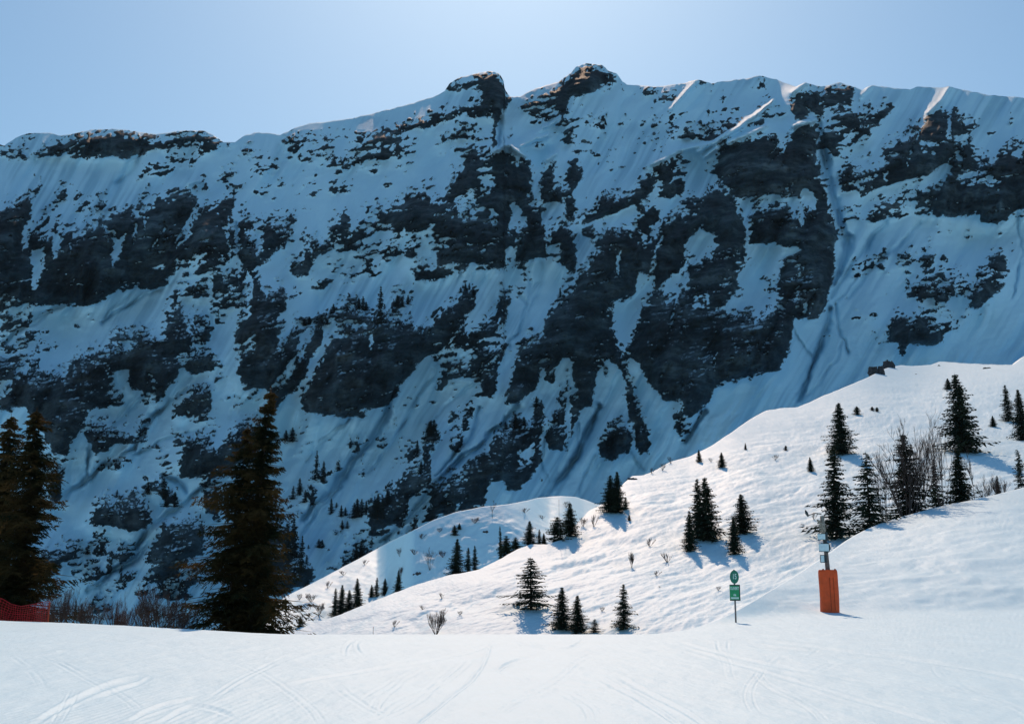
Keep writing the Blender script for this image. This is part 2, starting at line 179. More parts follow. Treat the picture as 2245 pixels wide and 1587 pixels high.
R(5, (1620, 1040), (1680, 960), (1770, 910), (1830, 1000), (1820, 1120), (1700, 1180), (1630, 1160)); K(5, .45, (1700, 780), (1800, 760), (1790, 900), (1700, 900)); R(5, (1780, 720), (1840, 760), (1900, 900), (1950, 1060), (1930, 1140), (1860, 1130), (1850, 980), (1800, 840))
R(5, (780, 1190), (860, 1110), (940, 1050), (980, 980), (1050, 960), (1100, 900), (1200, 920), (1210, 800), (1280, 750), (1280, 900), (1260, 1050), (1270, 1180), (1210, 1260), (1120, 1360), (1040, 1350), (1020, 1310), (930, 1310), (900, 1450), (860, 1440), (840, 1330), (740, 1220))
S(5, (1100, 1140), (1120, 1100), (1160, 1120), (1210, 1050), (1215, 1120), (1180, 1180), (1140, 1150)); LS(5, 20, (1130, 850), (1150, 920), (1200, 920)); K(5, .55, (700, 1230), (860, 1270), (880, 1460), (700, 1450), (640, 1420))
R(5, (500, 1520), (600, 1450), (700, 1460), (680, 1510), (560, 1560)); B(5, (610, 1410, 50, 50), (800, 1470, 45, 18))
R(5, (510, 1020), (560, 930), (620, 960), (610, 1060), (570, 1110), (520, 1100)); B(5, (440, 1130, 35, 60, 20), (725, 1070, 60, 40, -60), (250, 1090, 40, 18, -40), (355, 1070, 18, 20), (70, 1090, 60, 30, -20), (140, 1270, 22, 38), (635, 690, 35, 55, 30), (820, 880, 60, 24, -50), (780, 950, 22, 28), (700, 900, 16, 32, 20), (210, 1240, 30, 8), (1250, 1300, 12, 14))
LR(5, 46, (530, 1090), (550, 1280)); R(5, (320, 1330), (420, 1240), (540, 1240), (570, 1280), (530, 1350), (430, 1400), (420, 1500), (380, 1587), (60, 1587), (60, 1500), (100, 1430), (200, 1420), (270, 1350)); LS(5, 14, (330, 1350), (380, 1365))
R(5, (1840, 400), (1870, 250), (1930, 170), (2000, 120), (2164, 60), (2164, 800), (2060, 810), (2000, 760), (1930, 680), (1880, 580), (1810, 520), (1780, 480)); K(5, .55, (1940, 150), (2164, 0), (2164, 150), (2000, 220)); LS(5, 14, (2130, 120), (2100, 220), (2090, 310))
S(5, (1720, 210), (1800, 170), (1850, 130), (1870, 0), (1910, 0), (1880, 150), (1840, 330), (1770, 470), (1740, 400), (1710, 300)); R(5, (2164, 860), (2080, 900), (2100, 980), (2164, 1060))
LS(2, 20, (1920, 1450), (1880, 1587))
# sheet 6
R(6, (0, 190), (100, 190), (250, 210), (290, 240), (400, 220), (440, 210), (490, 290), (620, 170), (650, 130), (640, -30), (960, -30), (920, 200), (870, 290), (760, 290), (700, 260), (690, 450), (640, 540), (620, 600), (500, 620), (300, 690), (220, 710), (160, 830), (100, 870), (60, 890), (0, 890))
R(6, (0, 170), (90, 100), (200, 70), (340, 90), (400, 160), (430, 210), (250, 220), (0, 200)); K(6, .62, (0, 20), (340, 20), (420, 160), (400, 220), (250, 180), (120, 190), (0, 150)); S(6, (230, 215), (330, 145), (430, 180), (470, 235), (400, 215), (290, 245))
S(6, (350, 0), (440, -60), (540, 60), (610, 130), (590, 190), (510, 240), (485, 310), (440, 220), (400, 110), (340, 50)); K(6, .4, (480, 20), (620, 60), (600, 160), (520, 120)); K(6, .75, (640, 0), (840, 20), (840, 240), (700, 250)); LS(6, 16, (620, 205), (640, 215)); LS(6, 10, (215, 490), (210, 570))
LR(6, 60, (130, 720), (80, 860), (20, 1000)); S(6, (10, 920), (60, 900), (130, 860), (80, 960), (0, 1010)); LR(6, 14, (130, 870), (60, 970), (0, 1050)); B(6, (325, 830, 25, 13, -40), (885, 405, 26, 11), (1095, 275, 30, 11), (1790, 70, 22, 28), (1700, 90, 18, 38), (880, 330, 10, 8))
R(6, (1250, 430), (1300, 400), (1300, 330), (1350, 260), (1420, 270), (1450, 310), (1550, 260), (1620, 250), (1700, 270), (1740, 330), (1670, 370), (1640, 430), (1560, 450), (1450, 450), (1380, 430)); K(6, .72, (1320, 250), (1700, 240), (1740, 330), (1450, 320))
R(6, (1830, 90), (1900, 20), (1990, -20), (2040, 0), (2030, 70), (1980, 130), (1920, 160), (1900, 210), (1850, 230), (1810, 190)); K(6, .78, (1850, 20), (2040, 0), (1980, 100), (1850, 120))
K(6, .58, (1460, 80), (1500, 30), (1600, 60), (1720, 200), (1660, 220), (1600, 120), (1500, 130)); K(6, .25, (1070, 260), (1150, 130), (1250, 100), (1400, 0), (1460, 0), (1300, 180), (1130, 320)); K(6, .35, (1380, 440), (1420, 460), (1400, 560), (1370, 560))
# sheet 4
K(4, .5, (-200, 0), (100, 20), (110, 90), (0, 110), (-200, 60)); B(4, (90, 190, 42, 22), (490, 190, 22, 18), (565, 160, 28, 9))
K(4, .66, (1030, 120), (1100, 0), (1340, 0), (1350, 200), (1200, 300), (1130, 350), (1130, 480), (1000, 560), (970, 500), (880, 480), (860, 200))
R(4, (380, 420), (500, 360), (600, 320), (700, 330), (870, 310), (850, 230), (700, 300), (690, 260), (760, 220), (880, 210), (960, 240), (1040, 260), (1060, 130), (1120, 60), (1170, 120), (1200, 200), (1250, 180), (1190, 300), (1130, 350), (1140, 480), (1060, 570), (1010, 650), (990, 700), (980, 600), (900, 610), (830, 590), (780, 530), (770, 460), (700, 480), (660, 420), (720, 560), (770, 600), (750, 680), (690, 690), (600, 690), (540, 750), (500, 840), (440, 900), (400, 970), (340, 980), (280, 900), (250, 800), (150, 710), (100, 700), (50, 720), (-1200, 730), (-1200, 600), (0, 640), (70, 570), (80, 490), (200, 470), (300, 470), (420, 490), (430, 410))
S(4, (770, 460), (830, 460), (790, 560), (760, 620), (740, 560)); LS(4, 10, (940, 490), (990, 540)); LS(4, 10, (720, 560), (760, 600))
K(4, .8, (-200, 400), (130, 380), (130, 430), (80, 500), (0, 560), (-200, 600)); B(4, (220, 415, 42, 20, -30))
K(4, .82, (1180, 400), (1260, 370), (1300, 340), (1360, 350), (1380, 400), (1430, 440), (1470, 490), (1430, 510), (1380, 530), (1320, 490), (1200, 500)); K(4, .72, (690, 480), (760, 620), (740, 680), (680, 640))
R(4, (1080, 720), (1110, 660), (1170, 610), (1220, 570), (1340, 560), (1350, 640), (1320, 700), (1270, 750), (1200, 720), (1100, 750)); K(4, .6, (1200, 740), (1330, 740), (1350, 800), (1240, 820))
R(4, (1580, -20), (1790, -20), (1740, 70), (1720, 140), (1810, 150), (1810, 200), (1760, 260), (1755, 350), (1800, 250), (1880, 150), (1960, 140), (1960, 200), (1900, 250), (1870, 330), (1890, 370), (1840, 450), (1780, 520), (1700, 590), (1600, 570), (1540, 560), (1500, 490), (1490, 430), (1520, 360), (1600, 330), (1620, 260), (1560, 290), (1480, 300), (1480, 250), (1520, 120), (1580, 100))
LS(4, 20, (1620, 240), (1560, 310)); LS(4, 10, (1560, 80), (1570, 130))
R(4, (1700, 590), (1780, 540), (1900, 370), (1950, 290), (2000, 170), (2060, 120), (2100, 150), (2110, 200), (2050, 300), (2000, 350), (1960, 430), (1920, 520), (1870, 590), (1800, 640), (1760, 700), (1700, 700)); LS(4, 12, (1780, 650), (1810, 625)); LS(4, 22, (1880, 380), (1800, 480), (1720, 580))
R(4, (1900, 650), (1950, 560), (2010, 420), (2100, 260), (2180, 250), (2300, 250), (2300, 760), (2060, 760), (1980, 740), (1930, 720)); K(4, .75, (1980, 130), (2164, 40), (2164, 230), (2080, 260)); LS(4, 22, (2110, 180), (2070, 270), (2000, 380), (1960, 500))
R(4, (1370, 960), (1440, 880), (1530, 800), (1640, 760), (1640, 950), (1450, 1100), (1340, 1150), (1350, 1020)); R(4, (1170, 960), (1200, 890), (1240, 870), (1340, 890), (1350, 1000), (1360, 1090), (1300, 1130), (1140, 1150), (1120, 1100), (1170, 1040))
R(4, (540, 840), (600, 800), (640, 790), (660, 850), (740, 850), (780, 880), (850, 850), (900, 870), (900, 920), (820, 930), (740, 920), (660, 970), (590, 960), (560, 900)); K(4, .78, (540, 840), (760, 860), (660, 970), (560, 940)); K(4, .7, (880, 780), (980, 770), (930, 860), (890, 850))
R(4, (590, 1075), (640, 1065), (720, 1060), (820, 1020), (770, 1080), (700, 1110), (620, 1100)); B(4, (1050, 1070, 35, 24, -20), (970, 940, 18, 11), (1070, 1000, 14, 10), (965, 1305, 16, 10))
R(4, (290, 1150), (330, 1100), (410, 1080), (390, 1200), (370, 1310), (320, 1290), (300, 1200))
R(4, (540, 1410), (600, 1320), (700, 1290), (850, 1220), (910, 1250), (920, 1300), (970, 1420), (930, 1470), (830, 1500), (760, 1460), (620, 1450), (560, 1440)); LR(4, 12, (680, 1270), (760, 1230))
R(4, (890, 1170), (1000, 1160), (1050, 1150), (1060, 1220), (1110, 1210), (1130, 1260), (1110, 1310), (1040, 1320), (1020, 1260), (900, 1220))
# sheet 7
R(7, (900, 560), (920, 510), (980, 420), (1050, 300), (1200, 270), (1280, 280), (1300, 500), (1180, 540), (1000, 570)); R(7, (900, 690), (960, 600), (1050, 540), (1180, 550), (1130, 620), (1060, 650), (960, 690))
R(7, (270, 480), (380, 450), (450, 430), (530, 430), (500, 490), (430, 540), (380, 610), (280, 660), (200, 640), (150, 500)); R(7, (590, 380), (640, 360), (700, 400), (690, 440), (620, 440)); R(7, (530, 480), (600, 450), (670, 470), (670, 530), (600, 510)); R(7, (690, 490), (770, 440), (870, 490), (820, 520), (760, 550), (700, 520))
K(7, .8, (400, 680), (500, 660), (580, 630), (640, 610), (650, 650), (580, 700), (450, 720)); K(7, .8, (720, 690), (770, 600), (850, 630), (830, 670)); LR(7, 36, (690, 540), (700, 620)); R(7, (1280, 60), (1390, 50), (1390, 280), (1300, 240))
K(7, .3, (380, 560), (640, 520), (640, 620), (400, 660)); R(7, (1650, 400), (1700, 300), (1870, 300), (1900, 500), (1960, 580), (2020, 660), (1900, 720), (1800, 760), (1700, 760))
LR(7, 16, (600, 790), (560, 850), (520, 900)); K(7, .3, (540, 740), (760, 720), (700, 900), (520, 900)); LR(7, 14, (860, 770), (960, 740), (1100, 690)); K(7, .4, (1000, 680), (1250, 600), (1250, 800), (1000, 780))
# sheet 8 and 9
R(9, (720, 1150), (710, 1000), (770, 960), (850, 860), (870, 780), (930, 740), (1000, 650), (1060, 620), (1170, 620), (1225, 640), (1200, 740), (1100, 790), (1060, 830), (1055, 920), (960, 1010), (900, 1060), (830, 1110), (760, 1150)); LS(9, 14, (920, 760), (970, 780)); B(9, (655, 1090, 40, 34, 0), (710, 1210, 80, 30, 0), (690, 1290, 90, 40), (540, 1370, 60, 34), (480, 1390, 50, 22), (400, 1020, 36, 12), (365, 1195, 30, 34, 20), (560, 1220, 36, 9), (425, 1245, 30, 8), (480, 1112, 26, 12), (530, 1108, 40, 10), (500, 1018, 26, 16), (105, 930, 30, 30, -20), (200, 950, 60, 34), (300, 830, 56, 90), (330, 690, 34, 70), (430, 660, 60, 34), (500, 605, 22, 30), (375, 710, 30, 60), (580, 875, 12, 8), (1080, 1090, 36, 60, 10), (1190, 1000, 54, 34), (1330, 950, 60, 34, -20))
K(9, .62, (180, 780), (260, 800), (260, 980), (130, 980)); K(9, .6, (520, 480), (690, 380), (700, 440), (600, 520)); K(9, .25, (600, 900), (720, 860), (720, 1150), (600, 1150)); K(9, .55, (560, 1230), (720, 1180), (700, 1330), (480, 1420))
# sheet 10
K(10, .5, (230, 340), (420, 180), (500, 140), (560, 170), (380, 260)); K(10, .45, (480, 270), (600, 200), (900, 110), (1200, 90), (1220, 120), (900, 180), (620, 250)); K(10, .7, (500, 590), (640, 560), (760, 540), (740, 720), (560, 800), (480, 700)); K(10, .72, (1050, 400), (1230, 380), (1220, 560), (1060, 560)); K(10, .8, (100, 630), (200, 630), (180, 740), (40, 760)); LR(10, 26, (240, 330), (330, 280)); LS(10, 22, (1050, 450), (930, 600), (860, 740), (800, 920)); LS(10, 44, (430, 700), (350, 850), (310, 940)); LS(10, 40, (190, 720), (110, 860), (60, 940))

# avalanche runnels and hollows: width, depth (m), line
GULLY = [
 (5, 30, 5.5, (1120, 830), (1010, 950), (800, 1150), (560, 1380), (380, 1587)), (5, 16, 3.0, (880, 840), (860, 940), (780, 1050), (600, 1290)),
 (5, 30, 4.5, (440, 560), (330, 760), (210, 980), (60, 1200), (-60, 1340), (-190, 1480), (-260, 1560)), (5, 14, 2.5, (600, 560), (500, 760), (380, 960), (300, 1080), (160, 1260)),
 (5, 12, 2.4, (1130, 130), (1170, 220), (1120, 340), (1060, 470)), (5, 34, 6.0, (1640, 830), (1560, 1010), (1400, 1250), (1250, 1450)),
 (5, 16, 3.0, (1270, 980), (1270, 1200), (1310, 1350)), (5, 10, 2.2, (1600, 1150), (1530, 1300), (1490, 1380)), (5, 16, 3.0, (1500, 950), (1490, 1120)),
 (5, 14, 2.4, (1830, 1120), (1890, 1240)), (5, 12, 2.0, (900, 640), (740, 760), (600, 900)), (5, 10, 2.0, (1180, 0), (1200, 120), (1160, 200)), (5, 9, 1.6, (1260, 0), (1240, 120), (1180, 260)),
 (4, 26, 5.0, (1180, 560), (1000, 740), (900, 880), (860, 960), (640, 1080), (400, 1270)), (4, 22, 4.0, (560, 920), (590, 1010), (540, 1140), (380, 1280)), (4, 24, 4.0, (1450, 1130), (1250, 1240), (1040, 1400), (960, 1450), (860, 1587)),
 (4, 18, 3.0, (1000, 560), (800, 760), (600, 900)), (4, 12, 2.4, (1250, 840), (1000, 930), (860, 1000)), (4, 16, 3, (2164, 800), (2000, 960), (1950, 1040)), (4, 14, 2.5, (0, 340), (180, 180), (420, 30)),
 (4, 12, 2.2, (880, 620), (760, 760), (700, 830)), (4, 22, 3.5, (1040, 1120), (1140, 1180), (1160, 1250)), (7, 30, 4.0, (1000, 380), (880, 520), (740, 600), (560, 740)),
 (6, 30, 5.0, (940, 240), (900, 400), (850, 570), (740, 810)), (6, 16, 3.0, (985, 200), (1000, 380), (1040, 510)), (6, 14, 2.5, (700, 320), (760, 440), (830, 530)),
 (6, 14, 2.2, (900, 380), (850, 480), (830, 600)), (6, 26, 4.0, (150, 850), (20, 1050)), (6, 14, 1.8, (1000, 430), (960, 560), (880, 700), (760, 800)), (6, 12, 1.6, (1120, 0), (980, 200)),
 (3, 24, 3.0, (1300, 1120), (1180, 1250), (1060, 1400), (960, 1587)), (3, 18, 2.4, (1500, 1120), (1350, 1300), (1200, 1400), (1060, 1587)), (3, 14, 2, (2120, 1050), (2130, 1300), (2100, 1587)),
 (3, 40, 8.0, (870, 480), (900, 800), (960, 1000), (1040, 1240), (960, 1500)), (2, 26, 5.0, (990, 420), (980, 640)), (2, 14, 2.2, (1260, 1380), (1240, 1480), (1190, 1587)), (2, 12, 2.0, (1200, 1360), (1190, 1587)),
 (2, 10, 1.8, (640, 1480), (560, 1587)), (2, 10, 1.8, (760, 1450), (660, 1587)), (2, 10, 1.8, (840, 1440), (760, 1587)), (2, 9, 1.6, (900, 1440), (860, 1560)),
 (1, 22, 3.0, (1000, 1240), (840, 1360), (640, 1460)), (1, 22, 3.5, (420, 1360), (200, 1430), (60, 1587)), (1, 14, 2.0, (880, 1240), (760, 1340), (650, 1430)), (1, 20, 3.0, (900, 390), (820, 500), (740, 590)),
 (1, 20, 3.0, (1480, 820), (1500, 1050)), (9, 20, 3.0, (600, 230), (400, 420), (330, 500)), (9, 24, 3.6, (480, 700), (330, 950), (210, 1130), (190, 1300)), (9, 20, 3, (1411, 680), (1100, 990), (820, 1200)),
 (8, 26, 3.5, (1140, 20), (940, 180), (700, 420)), (8, 20, 3.0, (420, 60), (260, 250), (170, 400)),
]
MU0, MU1, MV0, MV1, MST = -420.0, 2660.0, 90.0, 1480.0, 2.4
gu = np.arange(MU0, MU1, MST); gv = np.arange(MV0, MV1, MST)
GU, GV = np.meshgrid(gu, gv)
def nat(s, p): ox, oy, k = SHEET[s]; return [(ox + x / k, oy + y / k) for x, y in p]
def paint_rock():
    # bedding direction: beds rise slightly to the right; streaky noise follows it
    bx = (GU + GV * .32); by = (GV + GU * .16)
    streak = fbm(bx / 46, by / 8.0, 4, 11, .62)
    blob = fbm(bx / 22, by / 12.0, 4, 23, .6)
    ksel = .55 * streak + .6 * blob + .55 * fbm(bx / 150, by / 60, 2, 29)
    ksel = ksel / ksel.std()
    F = np.full(GU.shape, -1.0)
    # bare rock peeping through everywhere, very sparse
    F = np.maximum(F, (ksel - 2.75) * 1.0)
    for kind, s, p, w in TR:
        k = SHEET[s][2]
        if kind == 'B':
            cx, cy = nat(s, [(p[0], p[1])])[0]; rx, ry = p[2] / k, p[3] / k; an = math.radians(p[4] if len(p) > 4 else -8)
            pad = max(rx, ry) + 14; bb = (cx - pad, cx + pad, cy - pad, cy + pad)
        else:
            q = nat(s, p); xs = [a for a, b in q]; ys = [b for a, b in q]; pad = 16 + (w / k if kind[0] == 'L' else 0)
            bb = (min(xs) - pad, max(xs) + pad, min(ys) - pad, max(ys) + pad)
        i0 = max(0, int((bb[0] - MU0) / MST)); i1 = min(len(gu), int((bb[1] - MU0) / MST) + 2)
        j0 = max(0, int((bb[2] - MV0) / MST)); j1 = min(len(gv), int((bb[3] - MV0) / MST) + 2)
        if i1 <= i0 or j1 <= j0: continue
        sl = (slice(j0, j1), slice(i0, i1)); X = GU[sl]; Y = GV[sl]; f = F[sl]
        if kind == 'B':
            c, sn = math.cos(an), math.sin(an); xx = (X - cx) * c + (Y - cy) * sn; yy = -(X - cx) * sn + (Y - cy) * c
            sd = (1 - np.hypot(xx / rx, yy / ry)) * min(rx, ry)
            F[sl] = np.maximum(f, np.clip(sd / 6 + .25 * ksel[sl], -1, 1))
        elif kind == 'R': F[sl] = np.maximum(f, np.clip(poly_sd(X, Y, q) / 11 + .08, -1, 1))
        elif kind == 'S': F[sl] = np.minimum(f, np.clip(-poly_sd(X, Y, q) / 5, -1, 1))
        elif kind == 'LS': F[sl] = np.minimum(f, np.clip((seg_dist(X, Y, q) - w / k * .5) / 4, -1, 1))
        elif kind == 'LR': F[sl] = np.maximum(f, np.clip((w / k * .5 - seg_dist(X, Y, q)) / 4, -1, 1))
        elif kind == 'K':
            wt = sstep(-14, 12, poly_sd(X, Y, q) + 6 * blob[sl])
            thr = {0: 0}.get(w, _ppf(w)); g = np.clip((ksel[sl] + thr) * .9, -1, 1)
            F[sl] = f * (1 - wt) + g * wt
    # roughen all outlines: warp the field by two noise scales, bedding aligned
    wu = 7 * fbm(bx / 30, by / 14, 3, 41) + 4.5 * fbm(bx / 9, by / 5, 2, 43)
    wv = 6 * fbm(bx / 34, by / 12, 3, 47) + 3.6 * fbm(bx / 11, by / 5, 2, 49)
    F = samp(F, GU + wu, GV + wv)
    F = F + (.42 * fbm(bx / 15, by / 5.5, 3, 51) + .5 * fbm(bx / 7, by / 4.2, 2, 53)) * (1 - np.abs(F)) * 1.25 + .10 * ksel * (F > -.9)
    # upper margins of the cliffs break up into speckle, lower margins stay crisp
    n_ = 7; hard = np.clip(F * 2 + .5, 0, 1)
    above = np.vstack([hard[:n_], hard[:-n_]]); below = np.vstack([hard[n_:], hard[-n_:]])
    spk = fbm(bx / 9, by / 5, 3, 67, .7); spk = spk / spk.std()
    F = F - 1.5 * np.clip(hard - above, 0, 1) * np.clip(spk + .15, 0, 1.2) + 1.6 * np.clip(below - hard, 0, 1) * np.clip(spk - .55, 0, 1)
    # snow caught on ledges inside the cliffs, mostly near their tops
    led = np.maximum(fbm(bx / 60, by / 6.5, 4, 61, .6), fbm(bx / 17, by / 4.2, 3, 63, .7) - .10 + .12 * fbm(bx / 120, by / 90, 2, 64))
    F = np.where(F > .3, F - np.clip((led - .45) * 9, 0, 1.6), F)
    return np.clip(F, -1, 1)
def _ppf(p):                                     # inverse normal, rough
    p = min(max(p, .01), .99); t = math.sqrt(-2 * math.log(min(p, 1 - p)))
    z = t - (2.30753 + .27061 * t) / (1 + .99229 * t + .04481 * t * t)
    return z if p > .5 else -z
def samp(A, U, V):
    x = np.clip((U - MU0) / MST, 0, len(gu) - 1.001); y = np.clip((V - MV0) / MST, 0, len(gv) - 1.001)
    ix = x.astype(np.int32); iy = y.astype(np.int32); fx = x - ix; fy = y - iy
    return (A[iy, ix] * (1 - fx) + A[iy, ix + 1] * fx) * (1 - fy) + (A[iy + 1, ix] * (1 - fx) + A[iy + 1, ix + 1] * fx) * fy
# ---------------------------------------------------------------- rays and helpers
CP, SP = math.cos(PITCH), math.sin(PITCH)
def ray(u, v):                                   # pixel of the photograph -> (x/y, z/y) of its line of sight
    X = (u - CX) / FPX; Y = (CY - v) / FPX; yy = CP - Y * SP
    return X / yy, (SP + Y * CP) / yy
def interp(tab, u): t = np.array(tab, float); return np.interp(u, t[:, 0], t[:, 1])
def smooth_tab(tab, u, r=18):                    # softened polyline
    ds = np.linspace(-r, r, 41); ws = np.cos(ds / r * math.pi / 2) ** 2; return sum(w_k * interp(tab, u + d) for d, w_k in zip(ds, ws)) / ws.sum()
def tag(o, label=None, cat=None, group=None, kind=None):
    if label: o['label'] = label
    if cat: o['category'] = cat
    if group: o['group'] = group
    if kind: o['kind'] = kind
    return o
def mesh_np(name, co, faces, mats=(), smooth=True, attrs=None, matidx=None):
    co = np.asarray(co, np.float32); faces = np.asarray(faces, np.int32)
    m = bpy.data.meshes.new(name); n, k = faces.shape
    m.vertices.add(len(co)); m.vertices.foreach_set('co', co.ravel())
    m.loops.add(n * k); m.loops.foreach_set('vertex_index', faces.ravel())
    m.polygons.add(n); m.polygons.foreach_set('loop_start', np.arange(0, n * k, k, dtype=np.int32))
    m.polygons.foreach_set('loop_total', np.full(n, k, np.int32))
    m.polygons.foreach_set('use_smooth', np.full(n, smooth))
    for mt in mats: m.materials.append(mt)
    if matidx is not None: m.polygons.foreach_set('material_index', np.asarray(matidx, np.int32))
    for kx, v in (attrs or {}).items():
        a = m.attributes.new(kx, 'FLOAT', 'POINT'); a.data.foreach_set('value', np.asarray(v, np.float32).ravel())
    m.update(calc_edges=True)
    return m
def link(name, mesh, parent=None):
    o = bpy.data.objects.new(name, mesh); COL.objects.link(o)
    if parent: o.parent = parent
    return o
def empty(name, loc, rz=0.0):
    o = bpy.data.objects.new(name, None); COL.objects.link(o); o.location = loc; o.rotation_euler = (0, 0, rz); return o
def grid_faces(nr, nc):
    i = np.arange(nr - 1)[:, None] * nc + np.arange(nc - 1)[None, :]; i = i.ravel()
    return np.stack([i, i + 1, i + 1 + nc, i + nc], 1)
# ---------------------------------------------------------------- materials
def mat(name, rough=.6, spec=.3):
    m = bpy.data.materials.new(name); m.use_nodes = True; n = m.node_tree.nodes; p = n['Principled BSDF']
    p.inputs['Roughness'].default_value = rough; p.inputs['Specular IOR Level'].default_value = spec
    return m, n, m.node_tree.links, p
def plain(name, col, rough=.6, spec=.3, var=.0, scale=8.0, metal=0.0):
    m, n, l, p = mat(name, rough, spec); p.inputs['Metallic'].default_value = metal
    if var:
        t = n.new('ShaderNodeTexNoise'); t.inputs['Scale'].default_value = scale; t.inputs['Detail'].default_value = 6
        tc = n.new('ShaderNodeTexCoord'); l.new(tc.outputs['Object'], t.inputs['Vector'])
        r = n.new('ShaderNodeValToRGB'); r.color_ramp.elements[0].position = .3; r.color_ramp.elements[1].position = .7
        r.color_ramp.elements[0].color = (*[c * (1 - var) for c in col], 1); r.color_ramp.elements[1].color = (*[min(1, c * (1 + var)) for c in col], 1)
        l.new(t.outputs[0], r.inputs[0]); l.new(r.outputs[0], p.inputs['Base Color'])
    else: p.inputs['Base Color'].default_value = (*col, 1)
    return m
def noise_node(n, l, scale, detail=6, vec=None, rough=.55):
    t = n.new('ShaderNodeTexNoise'); t.inputs['Scale'].default_value = scale; t.inputs['Detail'].default_value = detail
    t.inputs['Roughness'].default_value = rough
    if vec is not None: l.new(vec, t.inputs['Vector'])
    return t
def math_node(n, l, op, a, b=None):
    x = n.new('ShaderNodeMath'); x.operation = op
    for i, s in enumerate((a, b)):
        if s is None: continue
        if isinstance(s, (int, float)): x.inputs[i].default_value = s
        else: l.new(s, x.inputs[i])
    return x.outputs[0]
SNOW = (.56, .835, .97)
def snow_mat(name, scales, base=SNOW):
    m, n, l, p = mat(name, .62, .35)
    tc = n.new('ShaderNodeTexCoord'); prev = None
    for sc_, st, dist in scales:
        mp = n.new('ShaderNodeMapping'); mp.inputs['Rotation'].default_value = (0, 0, .6); mp.inputs['Scale'].default_value = sc_ if isinstance(sc_, tuple) else (sc_,) * 3
        l.new(tc.outputs['Object'], mp.inputs[0]); t = noise_node(n, l, 1.0, 5, mp.outputs[0])
        b = n.new('ShaderNodeBump'); b.inputs['Strength'].default_value = st; b.inputs['Distance'].default_value = dist
        l.new(t.outputs[0], b.inputs['Height'])
        if prev: l.new(prev, b.inputs['Normal'])
        prev = b.outputs[0]
    l.new(prev, p.inputs['Normal'])
    t = noise_node(n, l, .35, 5, tc.outputs['Object']); r = n.new('ShaderNodeValToRGB')
    r.color_ramp.elements[0].position = .3; r.color_ramp.elements[1].position = .7
    r.color_ramp.elements[0].color = (*[c * .965 for c in base], 1); r.color_ramp.elements[1].color = (*base, 1)
    l.new(t.outputs[0], r.inputs[0]); l.new(r.outputs[0], p.inputs['Base Color'])
    return m
M_PISTE = snow_mat('groomed_snow', [((.5, .2, .5), .6, .16), ((3, 1.4, 3), .7, .04), ((14, 7, 14), .6, .012)])
M_HILL = snow_mat('wind_packed_snow', [((.09, .05, .09), .4, .7), ((.5, .25, .5), .55, .18), (3, .7, .06)])
